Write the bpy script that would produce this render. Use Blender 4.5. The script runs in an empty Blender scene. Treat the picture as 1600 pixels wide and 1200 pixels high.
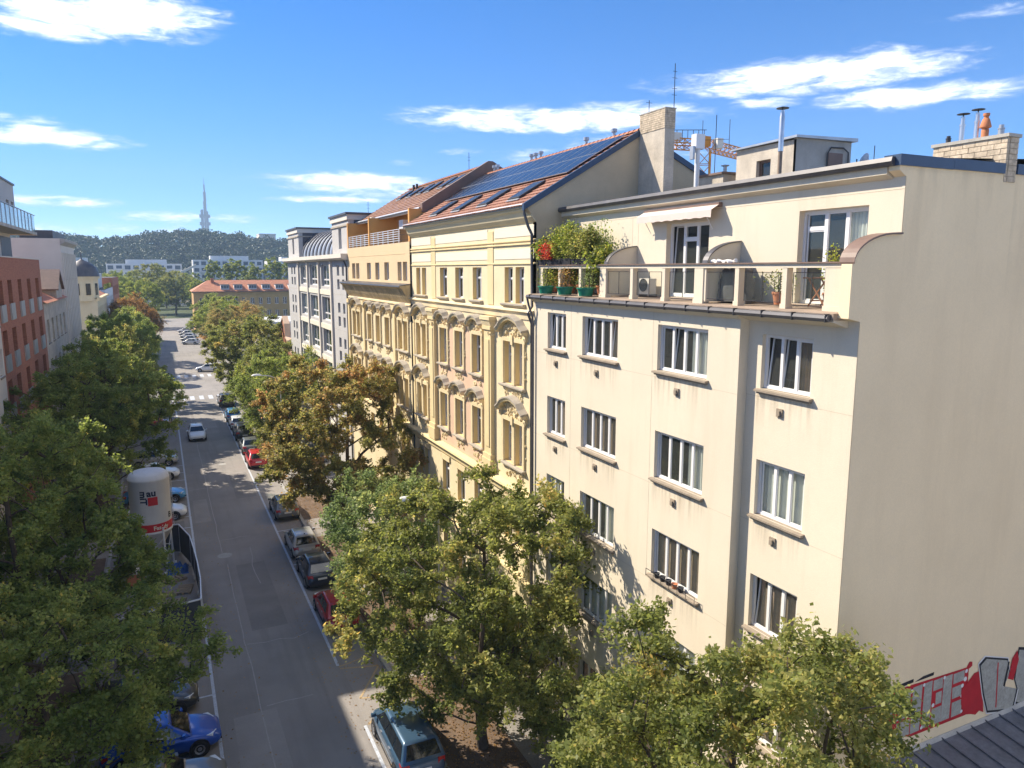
import bpy, math, random
import numpy as np
from mathutils import Vector, Matrix
R = math.radians
scene = bpy.context.scene
COL = scene.collection

# ------------------------------------------------------------------ camera
cam_d = bpy.data.cameras.new('camera'); cam = bpy.data.objects.new('camera', cam_d); COL.objects.link(cam)
cam_d.sensor_width = 36.0; cam_d.lens = 36.0 * 1150 / 1600
cam_d.clip_start = 0.3; cam_d.clip_end = 9000
cam.location = (0, 0, 18.5)
cam.rotation_euler = (R(90 - 8.847), 0, -R(25.46))
scene.camera = cam
scene.cycles.diffuse_bounces = 6; scene.cycles.max_bounces = 12; scene.cycles.transparent_max_bounces = 16
scene.render.resolution_x = 1024; scene.render.resolution_y = 768

# ------------------------------------------------------------------ light
SUN = Vector((-1.0, 1.1, 1.3)).normalized()
sun_el = math.asin(SUN.z); sun_az = math.atan2(SUN.x, SUN.y)
sd = bpy.data.lights.new('sun', 'SUN'); sd.energy = 3.2; sd.angle = R(0.53); sd.color = (1.0, 0.90, 0.74)
so = bpy.data.objects.new('sun', sd); COL.objects.link(so)
so.rotation_euler = (-SUN).to_track_quat('-Z', 'Y').to_euler(); so.location = (-40, 40, 80)
scene.view_settings.view_transform = 'Standard'; scene.view_settings.look = 'None'
scene.view_settings.gamma = 1.0; scene.view_settings.exposure = 1.62
scene.view_settings.use_curve_mapping = False

# ------------------------------------------------------------------ sky with clouds
world = bpy.data.worlds.new('World'); scene.world = world; world.use_nodes = True
def build_world():
    nt = world.node_tree; N = nt.nodes; L = nt.links; N.clear()
    out = N.new('ShaderNodeOutputWorld'); bg = N.new('ShaderNodeBackground'); bg.inputs[1].default_value = 0.15
    sky = N.new('ShaderNodeTexSky'); sky.sky_type = 'NISHITA'; sky.sun_disc = False
    sky.sun_elevation = sun_el; sky.sun_rotation = sun_az
    sky.air_density = 0.68; sky.dust_density = 0.0; sky.ozone_density = 6.0; sky.altitude = 0
    tc = N.new('ShaderNodeTexCoord')
    sep = N.new('ShaderNodeSeparateXYZ'); L.new(tc.outputs['Generated'], sep.inputs[0])
    def m(op, a, b=None, c=None, clamp=False):
        n = N.new('ShaderNodeMath'); n.operation = op; n.use_clamp = clamp
        for i, v in enumerate((a, b, c)):
            if v is None: continue
            if isinstance(v, (int, float)): n.inputs[i].default_value = v
            else: L.new(v, n.inputs[i])
        return n.outputs[0]
    az = m('ARCTAN2', sep.outputs[0], sep.outputs[1]); el = m('ARCSINE', sep.outputs[2])
    comb = N.new('ShaderNodeCombineXYZ'); L.new(m('MULTIPLY', az, 7.0), comb.inputs[0]); L.new(m('MULTIPLY', el, 30.0), comb.inputs[1])
    def noise(scale, det, rough, dist=0.0):
        n = N.new('ShaderNodeTexNoise'); L.new(comb.outputs[0], n.inputs['Vector'])
        n.inputs['Scale'].default_value = scale; n.inputs['Detail'].default_value = det
        n.inputs['Roughness'].default_value = rough; n.inputs['Distortion'].default_value = dist
        return n.outputs['Fac']
    n1 = noise(0.9, 6, 0.6, 0.35); n2 = noise(3.6, 7, 0.65, 0.5)
    # cloud banks of the day: azimuth from the street, elevation, half-width, half-height (degrees), weight
    clouds = [(-3.0, 16.1, 9.0, 1.8, 1.15), (-6, 14.9, 6, .9, .9), (46.5, 13.1, 12.5, 1.35, 1.1), (54, 11.2, 8, .9, 1.0), (29.0, 11.0, 13.5, 1.15, 1.1), (43.5, 11.4, 3, .5, .7), (-6.0, 8.3, 5.5, .85, 1.0), (-8, 9.3, 4, .5, .7),
              (13.5, 6.3, 8.0, .85, 1.0), (11.5, 5.1, 6, .35, .8), (17, 5.6, 6, .5, .8), (-6.5, 4.4, 5.5, .5, .85), (3.0, 3.6, 7.0, .5, .7), (17.5, 7.8, 1.6, .3, .7), (21.6, 8.6, 2.0, .35, .65), (27, 8.2, 4, .8, .6), (57, 15.5, 4, .4, .6), (35, 8.8, 6, 1.0, .6), (-5, 2.6, 12, .6, .5)]
    tot = None
    for a, e, wa, we, wt in clouds:
        da = m('MULTIPLY', m('SUBTRACT', az, R(a)), 1 / R(wa)); de = m('MULTIPLY', m('SUBTRACT', el, R(e)), 1 / R(we))
        r2 = m('ADD', m('MULTIPLY', da, da), m('MULTIPLY', de, de))
        v = m('MULTIPLY', m('SUBTRACT', 1.0, r2), wt)
        tot = v if tot is None else m('MAXIMUM', tot, v)
    tot = m('MAXIMUM', tot, -1.2)
    # flat deck of bright clouds added outside the view, as neutral fill light
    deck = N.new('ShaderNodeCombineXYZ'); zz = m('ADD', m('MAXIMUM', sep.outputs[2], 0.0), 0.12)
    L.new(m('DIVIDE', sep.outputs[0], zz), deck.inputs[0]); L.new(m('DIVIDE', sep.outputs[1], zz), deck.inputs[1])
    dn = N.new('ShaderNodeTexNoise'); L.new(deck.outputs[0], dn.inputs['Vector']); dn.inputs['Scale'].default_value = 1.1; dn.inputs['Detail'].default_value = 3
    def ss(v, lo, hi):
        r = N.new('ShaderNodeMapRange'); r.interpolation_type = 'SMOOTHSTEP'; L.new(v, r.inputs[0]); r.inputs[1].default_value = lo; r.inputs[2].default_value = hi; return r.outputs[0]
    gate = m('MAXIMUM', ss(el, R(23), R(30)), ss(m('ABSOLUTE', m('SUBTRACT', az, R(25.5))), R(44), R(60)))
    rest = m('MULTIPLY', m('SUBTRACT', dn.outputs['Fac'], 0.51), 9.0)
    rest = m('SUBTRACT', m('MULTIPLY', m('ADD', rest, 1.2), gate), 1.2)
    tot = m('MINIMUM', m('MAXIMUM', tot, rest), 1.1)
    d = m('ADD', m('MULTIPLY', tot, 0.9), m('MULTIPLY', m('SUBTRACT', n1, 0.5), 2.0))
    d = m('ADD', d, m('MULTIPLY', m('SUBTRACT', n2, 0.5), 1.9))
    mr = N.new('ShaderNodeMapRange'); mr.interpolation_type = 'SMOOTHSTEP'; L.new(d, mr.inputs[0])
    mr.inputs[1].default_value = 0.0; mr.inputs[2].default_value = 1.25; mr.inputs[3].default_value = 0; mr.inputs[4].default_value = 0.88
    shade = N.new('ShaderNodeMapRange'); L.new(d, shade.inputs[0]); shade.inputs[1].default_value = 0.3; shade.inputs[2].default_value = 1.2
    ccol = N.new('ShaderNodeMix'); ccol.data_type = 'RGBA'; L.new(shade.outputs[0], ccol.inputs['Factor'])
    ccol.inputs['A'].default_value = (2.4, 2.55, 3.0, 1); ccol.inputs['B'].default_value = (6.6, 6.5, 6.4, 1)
    # deepen the blue a little (polarised look of the photograph)
    hs = N.new('ShaderNodeHueSaturation'); L.new(sky.outputs[0], hs.inputs['Color']); hs.inputs['Saturation'].default_value = 1.28; hs.inputs['Value'].default_value = 0.5
    mix = N.new('ShaderNodeMix'); mix.data_type = 'RGBA'
    tint = N.new('ShaderNodeMix'); tint.data_type = 'RGBA'; tint.blend_type = 'MULTIPLY'; tint.inputs['Factor'].default_value = 1; tint.inputs['B'].default_value = (0.95, 0.86, 0.92, 1); L.new(hs.outputs[0], tint.inputs['A'])
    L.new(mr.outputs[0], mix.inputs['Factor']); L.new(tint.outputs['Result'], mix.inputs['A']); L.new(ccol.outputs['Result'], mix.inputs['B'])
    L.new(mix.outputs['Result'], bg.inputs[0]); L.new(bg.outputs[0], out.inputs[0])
build_world()

# ------------------------------------------------------------------ materials
MATS = {}
def mat(name, col, rough=0.8, var=0.1, scale=0.7, bump=0.0, bscale=40.0, metal=0.0, spec=0.4, col2=None, fine=0.0, fscale=25.0, stain=None, stain_amt=0.0, coat=0.0, stain_scale=(1.6, 1.6, 0.18)):
    if name in MATS: return MATS[name]
    ma = bpy.data.materials.new(name); ma.use_nodes = True; MATS[name] = ma
    nt = ma.node_tree; N = nt.nodes; L = nt.links
    b = N['Principled BSDF']; b.inputs['Roughness'].default_value = rough; b.inputs['Metallic'].default_value = metal
    b.inputs['Specular IOR Level'].default_value = spec; b.inputs['Coat Weight'].default_value = coat
    b.inputs['Coat Roughness'].default_value = 0.05
    geo = N.new('ShaderNodeNewGeometry')
    def noise(sc, det=5):
        n = N.new('ShaderNodeTexNoise'); n.inputs['Scale'].default_value = sc; n.inputs['Detail'].default_value = det
        n.inputs['Roughness'].default_value = 0.6; L.new(geo.outputs['Position'], n.inputs['Vector']); return n.outputs['Fac']
    cur = None
    if var > 0 or col2:
        mr = N.new('ShaderNodeMapRange'); L.new(noise(scale), mr.inputs[0]); mr.inputs[1].default_value = 0.3; mr.inputs[2].default_value = 0.7
        mx = N.new('ShaderNodeMix'); mx.data_type = 'RGBA'; L.new(mr.outputs[0], mx.inputs['Factor'])
        c2 = col2 if col2 else tuple(c * (1 - var * 1.3) for c in col)
        c1 = col if col2 else tuple(min(1, c * (1 + var * 0.7)) for c in col)
        mx.inputs['A'].default_value = (*c1, 1); mx.inputs['B'].default_value = (*c2, 1); cur = mx.outputs['Result']
    if fine > 0:
        mx = N.new('ShaderNodeMix'); mx.data_type = 'RGBA'; mx.blend_type = 'MULTIPLY'; mx.inputs['Factor'].default_value = 1
        mr = N.new('ShaderNodeMapRange'); L.new(noise(fscale, 3), mr.inputs[0]); mr.inputs[1].default_value = 0.3; mr.inputs[2].default_value = 0.7
        mr.inputs[3].default_value = 1 - fine; mr.inputs[4].default_value = 1 + fine
        if cur is None: mx.inputs['A'].default_value = (*col, 1)
        else: L.new(cur, mx.inputs['A'])
        cb = N.new('ShaderNodeCombineColor'); [L.new(mr.outputs[0], cb.inputs[i]) for i in range(3)]
        L.new(cb.outputs[0], mx.inputs['B']); cur = mx.outputs['Result']
    if stain:
        # streaks that run down the wall: noise squeezed vertically
        mp = N.new('ShaderNodeMapping'); L.new(geo.outputs['Position'], mp.inputs[0]); mp.inputs['Scale'].default_value = stain_scale
        n = N.new('ShaderNodeTexNoise'); n.inputs['Scale'].default_value = 1.0; n.inputs['Detail'].default_value = 6; n.inputs['Roughness'].default_value = 0.65
        L.new(mp.outputs[0], n.inputs['Vector'])
        mr = N.new('ShaderNodeMapRange'); L.new(n.outputs['Fac'], mr.inputs[0]); mr.inputs[1].default_value = 0.5; mr.inputs[2].default_value = 0.75; mr.inputs[4].default_value = stain_amt
        mx = N.new('ShaderNodeMix'); mx.data_type = 'RGBA'; L.new(mr.outputs[0], mx.inputs['Factor'])
        if cur is None: mx.inputs['A'].default_value = (*col, 1)
        else: L.new(cur, mx.inputs['A'])
        mx.inputs['B'].default_value = (*stain, 1); cur = mx.outputs['Result']
    if cur is None: b.inputs['Base Color'].default_value = (*col, 1)
    else: L.new(cur, b.inputs['Base Color'])
    if bump > 0:
        bp = N.new('ShaderNodeBump'); bp.inputs['Strength'].default_value = bump; bp.inputs['Distance'].default_value = 0.02
        L.new(noise(bscale, 4), bp.inputs['Height']); L.new(bp.outputs[0], b.inputs['Normal'])
    return ma

def glass_mat(name, tint=(0.75, 0.82, 0.8), refl=0.1, haze=(0.02, 0.03, 0.03), hz=0.25):
    ma = bpy.data.materials.new(name); ma.use_nodes = True; MATS[name] = ma
    nt = ma.node_tree; N = nt.nodes; L = nt.links; N.clear()
    out = N.new('ShaderNodeOutputMaterial'); tr = N.new('ShaderNodeBsdfTransparent'); tr.inputs[0].default_value = (*tint, 1)
    gl = N.new('ShaderNodeBsdfGlossy'); gl.inputs['Roughness'].default_value = 0.02
    df = N.new('ShaderNodeBsdfDiffuse'); df.inputs[0].default_value = (*haze, 1)
    lw = N.new('ShaderNodeLayerWeight'); lw.inputs[0].default_value = 0.5; fr = N.new('ShaderNodeMath'); fr.operation = 'POWER'; L.new(lw.outputs['Facing'], fr.inputs[0]); fr.inputs[1].default_value = 4.5
    ad = N.new('ShaderNodeMath'); ad.operation = 'ADD'; ad.use_clamp = True; L.new(fr.outputs[0], ad.inputs[0]); ad.inputs[1].default_value = refl
    m0 = N.new('ShaderNodeMixShader'); m0.inputs[0].default_value = hz; L.new(tr.outputs[0], m0.inputs[1]); L.new(df.outputs[0], m0.inputs[2])
    m1 = N.new('ShaderNodeMixShader'); L.new(ad.outputs[0], m1.inputs[0]); L.new(m0.outputs[0], m1.inputs[1]); L.new(gl.outputs[0], m1.inputs[2])
    L.new(m1.outputs[0], out.inputs[0]); return ma

def leaf_mat(name, ramp, trans=0.5):
    ma = bpy.data.materials.new(name); ma.use_nodes = True; MATS[name] = ma
    nt = ma.node_tree; N = nt.nodes; L = nt.links; N.clear()
    out = N.new('ShaderNodeOutputMaterial'); at = N.new('ShaderNodeAttribute'); at.attribute_name = 'tone'
    cr = N.new('ShaderNodeValToRGB'); L.new(at.outputs['Fac'], cr.inputs[0])
    el = cr.color_ramp.elements
    while len(el) < len(ramp): el.new(0.5)
    for e, (p, c) in zip(el, ramp): e.position = p; e.color = (*c, 1)
    pr = N.new('ShaderNodeBsdfPrincipled'); L.new(cr.outputs[0], pr.inputs['Base Color']); pr.inputs['Roughness'].default_value = 0.55
    pr.inputs['Specular IOR Level'].default_value = 0.35
    tl = N.new('ShaderNodeBsdfTranslucent'); hs = N.new('ShaderNodeHueSaturation'); hs.inputs['Value'].default_value = 1.9; hs.inputs['Saturation'].default_value = 1.05; hs.inputs['Hue'].default_value = 0.49
    L.new(cr.outputs[0], hs.inputs['Color']); L.new(hs.outputs[0], tl.inputs[0])
    mx = N.new('ShaderNodeMixShader'); mx.inputs[0].default_value = trans
    L.new(pr.outputs[0], mx.inputs[1]); L.new(tl.outputs[0], mx.inputs[2]); L.new(mx.outputs[0], out.inputs[0]); return ma

def streak_mat(name, col, amt, sc=9.0):
    """dirt washed down a wall: a see-through film with vertical streaks, densest at its upper edge"""
    ma = bpy.data.materials.new(name); ma.use_nodes = True; MATS[name] = ma
    nt = ma.node_tree; N = nt.nodes; L = nt.links; N.clear()
    out = N.new('ShaderNodeOutputMaterial'); tr = N.new('ShaderNodeBsdfTransparent'); df = N.new('ShaderNodeBsdfDiffuse'); df.inputs[0].default_value = (*col, 1)
    tc = N.new('ShaderNodeTexCoord'); sp = N.new('ShaderNodeSeparateXYZ'); L.new(tc.outputs['Generated'], sp.inputs[0])
    geo = N.new('ShaderNodeNewGeometry'); mp = N.new('ShaderNodeMapping'); L.new(geo.outputs['Position'], mp.inputs[0]); mp.inputs['Scale'].default_value = (sc, sc, .45)
    n = N.new('ShaderNodeTexNoise'); L.new(mp.outputs[0], n.inputs['Vector']); n.inputs['Scale'].default_value = 1.0; n.inputs['Detail'].default_value = 4
    mr = N.new('ShaderNodeMapRange'); L.new(n.outputs['Fac'], mr.inputs[0]); mr.inputs[1].default_value = .42; mr.inputs[2].default_value = .72; mr.inputs[4].default_value = amt
    pw = N.new('ShaderNodeMath'); pw.operation = 'POWER'; L.new(sp.outputs[2], pw.inputs[0]); pw.inputs[1].default_value = 1.6
    mu = N.new('ShaderNodeMath'); mu.operation = 'MULTIPLY'; L.new(mr.outputs[0], mu.inputs[0]); L.new(pw.outputs[0], mu.inputs[1])
    mx = N.new('ShaderNodeMixShader'); L.new(mu.outputs[0], mx.inputs[0]); L.new(tr.outputs[0], mx.inputs[1]); L.new(df.outputs[0], mx.inputs[2]); L.new(mx.outputs[0], out.inputs[0]); return ma

def tile_mat(name, c1, c2):
    """clay tiles: columns of pantiles and mottled colour; the courses are real steps"""
    ma = bpy.data.materials.new(name); ma.use_nodes = True; MATS[name] = ma
    nt = ma.node_tree; N = nt.nodes; L = nt.links; b = N['Principled BSDF']; b.inputs['Roughness'].default_value = 0.75
    geo = N.new('ShaderNodeNewGeometry')
    sp = N.new('ShaderNodeVectorMath'); sp.operation = 'MULTIPLY'; L.new(geo.outputs['Position'], sp.inputs[0]); sp.inputs[1].default_value = (1.2, 4.0, 1.2)
    fl = N.new('ShaderNodeVectorMath'); fl.operation = 'FLOOR'; L.new(sp.outputs[0], fl.inputs[0])
    wn = N.new('ShaderNodeTexWhiteNoise'); L.new(fl.outputs[0], wn.inputs[0])
    n = N.new('ShaderNodeTexNoise'); n.inputs['Scale'].default_value = 0.8; n.inputs['Detail'].default_value = 6; L.new(geo.outputs['Position'], n.inputs['Vector'])
    ad = N.new('ShaderNodeMath'); ad.operation = 'MULTIPLY_ADD'; L.new(wn.outputs[0], ad.inputs[0]); ad.inputs[1].default_value = 0.5; 
    L.new(n.outputs['Fac'], ad.inputs[2])
    mr = N.new('ShaderNodeMapRange'); L.new(ad.outputs[0], mr.inputs[0]); mr.inputs[1].default_value = 0.4; mr.inputs[2].default_value = 1.1
    mx = N.new('ShaderNodeMix'); mx.data_type = 'RGBA'; L.new(mr.outputs[0], mx.inputs['Factor']); mx.inputs['A'].default_value = (*c1, 1); mx.inputs['B'].default_value = (*c2, 1)
    L.new(mx.outputs['Result'], b.inputs['Base Color'])
    wv = N.new('ShaderNodeTexWave'); wv.bands_direction = 'Y'; wv.inputs['Scale'].default_value = 1.27; L.new(geo.outputs['Position'], wv.inputs['Vector'])
    bp = N.new('ShaderNodeBump'); bp.inputs['Strength'].default_value = 0.6; bp.inputs['Distance'].default_value = 0.03; L.new(wv.outputs['Fac'], bp.inputs['Height'])
    L.new(bp.outputs[0], b.inputs['Normal']); return ma

def brick_mat(name, c1, c2, mortar, scale=1.0, axis='x'):
    ma = bpy.data.materials.new(name); ma.use_nodes = True; MATS[name] = ma
    nt = ma.node_tree; N = nt.nodes; L = nt.links; b = N['Principled BSDF']; b.inputs['Roughness'].default_value = 0.9
    geo = N.new('ShaderNodeNewGeometry'); s = N.new('ShaderNodeSeparateXYZ'); L.new(geo.outputs['Position'], s.inputs[0])
    ad = N.new('ShaderNodeMath'); ad.operation = 'ADD'; L.new(s.outputs[0], ad.inputs[0]); L.new(s.outputs[1], ad.inputs[1])
    cb = N.new('ShaderNodeCombineXYZ'); L.new(ad.outputs[0], cb.inputs[0]); L.new(s.outputs[2], cb.inputs[1])
    br = N.new('ShaderNodeTexBrick'); L.new(cb.outputs[0], br.inputs['Vector']); br.inputs['Scale'].default_value = scale
    br.inputs['Brick Width'].default_value = 0.29; br.inputs['Row Height'].default_value = 0.075; br.inputs['Mortar Size'].default_value = 0.008
    br.inputs['Color1'].default_value = (*c1, 1); br.inputs['Color2'].default_value = (*c2, 1); br.inputs['Mortar'].default_value = (*mortar, 1)
    L.new(br.outputs[0], b.inputs['Base Color']); return ma

mat('cream', (0.67, 0.59, 0.46), 0.9, 0.05, 0.3, bump=0.25, bscale=45, fine=0.03, stain=(0.55, 0.455, 0.33), stain_amt=0.4)
mat('endwall', (0.86, 0.69, 0.45), 0.92, 0.05, 0.35, bump=0.2, bscale=30, fine=0.03, stain=(0.76, 0.60, 0.385), stain_amt=0.5)
mat('yellow', (0.70, 0.56, 0.31), 0.88, 0.06, 0.8, bump=0.2, fine=0.05, stain=(0.62, 0.44, 0.2), stain_amt=0.4)
mat('pale_yellow', (0.70, 0.59, 0.38), 0.88, 0.05, 0.8, bump=0.2, fine=0.04, stain=(0.62, 0.48, 0.26), stain_amt=0.35)
mat('stucco', (0.70, 0.57, 0.34), 0.9, 0.1, 2.0, bump=0.5, fine=0.1)
mat('white_band', (0.70, 0.65, 0.53), 0.9, 0.03, 0.8, bump=0.15)
mat('rose', (0.64, 0.45, 0.31), 0.9, 0.05, 0.8, bump=0.2, fine=0.04, stain=(0.52, 0.34, 0.24), stain_amt=0.4)
mat('peach', (0.66, 0.50, 0.30), 0.9, 0.04, 0.6, bump=0.2, fine=0.03)
mat('orange_wall', (0.70, 0.36, 0.11), 0.9, 0.06)
mat('reveal', (0.74, 0.56, 0.26), 0.9, 0.05)
mat('dirty_cornice', (0.58, 0.45, 0.25), 0.92, 0.25, 1.6, bump=0.4, fine=0.12, stain=(0.3, 0.22, 0.12), stain_amt=0.7)
mat('stone', (0.40, 0.35, 0.28), 0.9, 0.12, 2.5, bump=0.3, fine=0.1)
mat('sill', (0.30, 0.245, 0.185), 0.85, 0.15, 3, bump=0.2, fine=0.08)
mat('grey_stucco', (0.47, 0.455, 0.44), 0.9, 0.05, 0.6, bump=0.15, fine=0.04)
mat('pale_grey', (0.68, 0.62, 0.54), 0.9, 0.05, 0.6)
mat('concrete', (0.46, 0.43, 0.38), 0.92, 0.15, 1.3, bump=0.4, fine=0.08, stain=(0.25, 0.22, 0.19), stain_amt=0.5)
mat('old_plaster', (0.55, 0.48, 0.39), 0.94, 0.2, 1.3, bump=0.4, fine=0.1, stain=(0.3, 0.26, 0.22), stain_amt=0.6)
mat('gable', (0.56, 0.45, 0.30), 0.94, 0.1, 0.7, bump=0.3, fine=0.05)
mat('pvc', (0.72, 0.71, 0.70), 0.35, 0.02, 2)
mat('wood_frame', (0.60, 0.50, 0.36), 0.6, 0.05)
mat('green_frame', (0.30, 0.42, 0.38), 0.5, 0.05)
mat('room', (0.045, 0.04, 0.035), 0.95, 0.2, 1.0)
mat('curtain', (0.78, 0.76, 0.70), 0.95, 0.06, 5)
mat('brown_curtain', (0.34, 0.24, 0.17), 0.95, 0.1, 5)
mat('gutter', (0.105, 0.10, 0.105), 0.45, 0.15, 2, metal=0.3)
mat('zinc', (0.42, 0.44, 0.47), 0.4, 0.12, 2, metal=0.5)
mat('blue_flash', (0.045, 0.075, 0.13), 0.45, 0.1, 2, metal=0.2)
mat('steel', (0.62, 0.62, 0.62), 0.3, 0.08, 3, metal=0.8)
mat('rusty', (0.26, 0.19, 0.14), 0.7, 0.2, 4)
mat('dark_metal', (0.04, 0.04, 0.045), 0.5, 0.1)
mat('brown_metal', (0.20, 0.13, 0.10), 0.55, 0.12, 2)
mat('white_metal', (0.72, 0.72, 0.72), 0.4, 0.04)
mat('roof_felt', (0.10, 0.10, 0.105), 0.9, 0.2, 1.0, fine=0.1)
mat('seam_roof', (0.165, 0.168, 0.185), 0.55, 0.22, 1.6, metal=0.25, fine=0.15, fscale=9, bump=0.15, bscale=12)
mat('asphalt', (0.275, 0.252, 0.232), 0.93, 0.14, 0.25, bump=0.5, bscale=90, fine=0.22, fscale=60, stain=(0.195, 0.18, 0.168), stain_amt=0.75, stain_scale=(1.3, 0.07, 1.0))
mat('patch_dark', (0.225, 0.207, 0.193), 0.93, 0.12, 0.5, bump=0.5, bscale=90, fine=0.2, fscale=60)
mat('patch_light', (0.30, 0.275, 0.252), 0.93, 0.12, 0.5, bump=0.5, bscale=90, fine=0.2, fscale=60)
mat('paving', (0.27, 0.25, 0.23), 0.92, 0.18, 0.8, bump=0.5, bscale=30, fine=0.2, fscale=18)
mat('kerb', (0.36, 0.35, 0.33), 0.9, 0.12, 2, fine=0.1)
mat('soil', (0.16, 0.11, 0.075), 0.98, 0.25, 1.2, bump=0.8, bscale=25, fine=0.2)
mat('ground', (0.26, 0.23, 0.17), 0.98, 0.3, 0.05, fine=0.2, fscale=3)
mat('lawn', (0.06, 0.08, 0.028), 0.98, 0.3, 0.1, fine=0.2, fscale=3)
mat('line', (0.50, 0.53, 0.58), 0.8, 0.15, 5, fine=0.25, fscale=22)
mat('yline', (0.43, 0.315, 0.18), 0.8, 0.15, 5, fine=0.25, fscale=22)
mat('seam', (0.36, 0.335, 0.31), 0.9, 0.1, 6, fine=0.2)
mat('bark', (0.10, 0.075, 0.055), 0.95, 0.3, 6, bump=0.8, bscale=30)
mat('tyre', (0.02, 0.02, 0.022), 0.85, 0.1); mat('rim', (0.42, 0.42, 0.44), 0.35, 0.05, metal=0.7)
mat('headlight', (0.75, 0.78, 0.8), 0.12, 0); mat('taillight', (0.45, 0.02, 0.02), 0.2, 0)
mat('plate', (0.75, 0.75, 0.72), 0.5, 0); mat('car_glass', (0.012, 0.015, 0.018), 0.04, 0, spec=0.8)
mat('black_plastic', (0.02, 0.02, 0.022), 0.6, 0)
mat('silo', (0.66, 0.655, 0.64), 0.5, 0.06, 0.9, fine=0.03, stain=(0.45, 0.43, 0.4), stain_amt=0.35)
mat('silo_red', (0.55, 0.02, 0.025), 0.5, 0.05); mat('navy', (0.012, 0.02, 0.05), 0.5, 0)
mat('fence', (0.06, 0.065, 0.075), 0.8, 0.2, 1.5); mat('tarp_blue', (0.03, 0.10, 0.32), 0.6, 0.15)
mat('pallet', (0.36, 0.27, 0.18), 0.9, 0.2, 3); mat('terracotta', (0.50, 0.19, 0.09), 0.85, 0.1, 4)
mat('green_plastic', (0.015, 0.20, 0.12), 0.5, 0.08); mat('black_box', (0.025, 0.025, 0.03), 0.7, 0.1)
mat('awning', (0.62, 0.53, 0.47), 0.9, 0.06); mat('bbq_cover', (0.09, 0.085, 0.085), 0.75, 0.2, 3, bump=0.6, bscale=5)
mat('wood', (0.36, 0.15, 0.07), 0.7, 0.15, 4); mat('deck', (0.33, 0.25, 0.19), 0.85, 0.15, 2, fine=0.1)
mat('solar', (0.016, 0.024, 0.045), 0.22, 0.15, 0.5, spec=0.32); mat('roof_glass', (0.03, 0.033, 0.035), 0.25, 0.1, spec=0.25); mat('alu', (0.45, 0.47, 0.5), 0.4, 0.05, metal=0.6)
mat('crane', (0.62, 0.26, 0.03), 0.6, 0.1); mat('crane_w', (0.66, 0.64, 0.58), 0.6, 0.05)
mat('g_red', (0.45, 0.012, 0.02), 0.8, 0.1, 3); mat('g_grey', (0.36, 0.35, 0.31), 0.85, 0.15, 4, fine=0.15, fscale=14)
mat('g_black', (0.015, 0.015, 0.02), 0.8, 0.1); mat('g_white', (0.7, 0.68, 0.68), 0.8, 0.05)
mat('far_white', (0.66, 0.66, 0.66), 0.9, 0.05); mat('far_glass', (0.08, 0.11, 0.15), 0.2, 0.1)
mat('far_orange', (0.52, 0.33, 0.14), 0.9, 0.08); mat('tower_grey', (0.10, 0.115, 0.135), 0.6, 0.05)
mat('clay_brick', (0.56, 0.46, 0.34), 0.95, 0.25, 5, fine=0.15, fscale=14, bump=0.4)
mat('mortar', (0.34, 0.29, 0.23), 0.95, 0.2, 4)
mat('hill_soil', (0.025, 0.04, 0.02), 1.0, 0.3, 0.02)
tile_mat('tile_red', (0.36, 0.165, 0.10), (0.22, 0.095, 0.06)); tile_mat('tile_brown', (0.30, 0.15, 0.085), (0.19, 0.085, 0.05))
tile_mat('tile_orange', (0.50, 0.20, 0.10), (0.36, 0.13, 0.07))
brick_mat('brick_red', (0.44, 0.16, 0.08), (0.33, 0.105, 0.055), (0.34, 0.20, 0.14))
streak_mat('streak', (0.34, 0.27, 0.19), .34); streak_mat('wall_streak', (0.48, 0.38, 0.26), .16, 2.2)
mat('joint', (0.50, 0.43, 0.32), 0.9, 0.1)
glass_mat('glass', (0.8, 0.85, 0.83), 0.06, (0.30, 0.32, 0.30), 0.10); glass_mat('clear_glass', (0.92, 0.96, 0.95), 0.06, (0.3, 0.4, 0.4), 0.04)
glass_mat('teal_glass', (0.55, 0.72, 0.70), 0.16, (0.10, 0.16, 0.15), 0.35)
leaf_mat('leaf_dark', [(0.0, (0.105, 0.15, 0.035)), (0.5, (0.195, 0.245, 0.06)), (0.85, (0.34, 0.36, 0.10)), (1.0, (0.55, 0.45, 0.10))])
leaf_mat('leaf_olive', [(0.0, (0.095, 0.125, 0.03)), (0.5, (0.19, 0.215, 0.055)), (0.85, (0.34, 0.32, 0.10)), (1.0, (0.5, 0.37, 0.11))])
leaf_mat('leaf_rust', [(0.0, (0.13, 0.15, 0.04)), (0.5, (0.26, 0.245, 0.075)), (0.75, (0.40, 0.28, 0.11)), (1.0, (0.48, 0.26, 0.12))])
leaf_mat('leaf_fresh', [(0.0, (0.093, 0.129, 0.028)), (0.5, (0.199, 0.253, 0.045)), (1.0, (0.398, 0.366, 0.091))])
leaf_mat('leaf_blue', [(0.0, (0.083, 0.131, 0.044)), (0.5, (0.166, 0.228, 0.083)), (1.0, (0.331, 0.359, 0.138))])
leaf_mat('leaf_brown', [(0.0, (0.086, 0.076, 0.024)), (0.5, (0.239, 0.143, 0.047)), (1.0, (0.360, 0.215, 0.065))])
leaf_mat('leaf_red', [(0.0, (0.166, 0.041, 0.028)), (0.6, (0.442, 0.069, 0.041)), (1.0, (0.483, 0.193, 0.069))])
leaf_mat('leaf_hill', [(0.0, (0.018, 0.04, 0.018)), (0.6, (0.032, 0.062, 0.024)), (1.0, (0.065, 0.085, 0.03))], 0.1)

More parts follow.
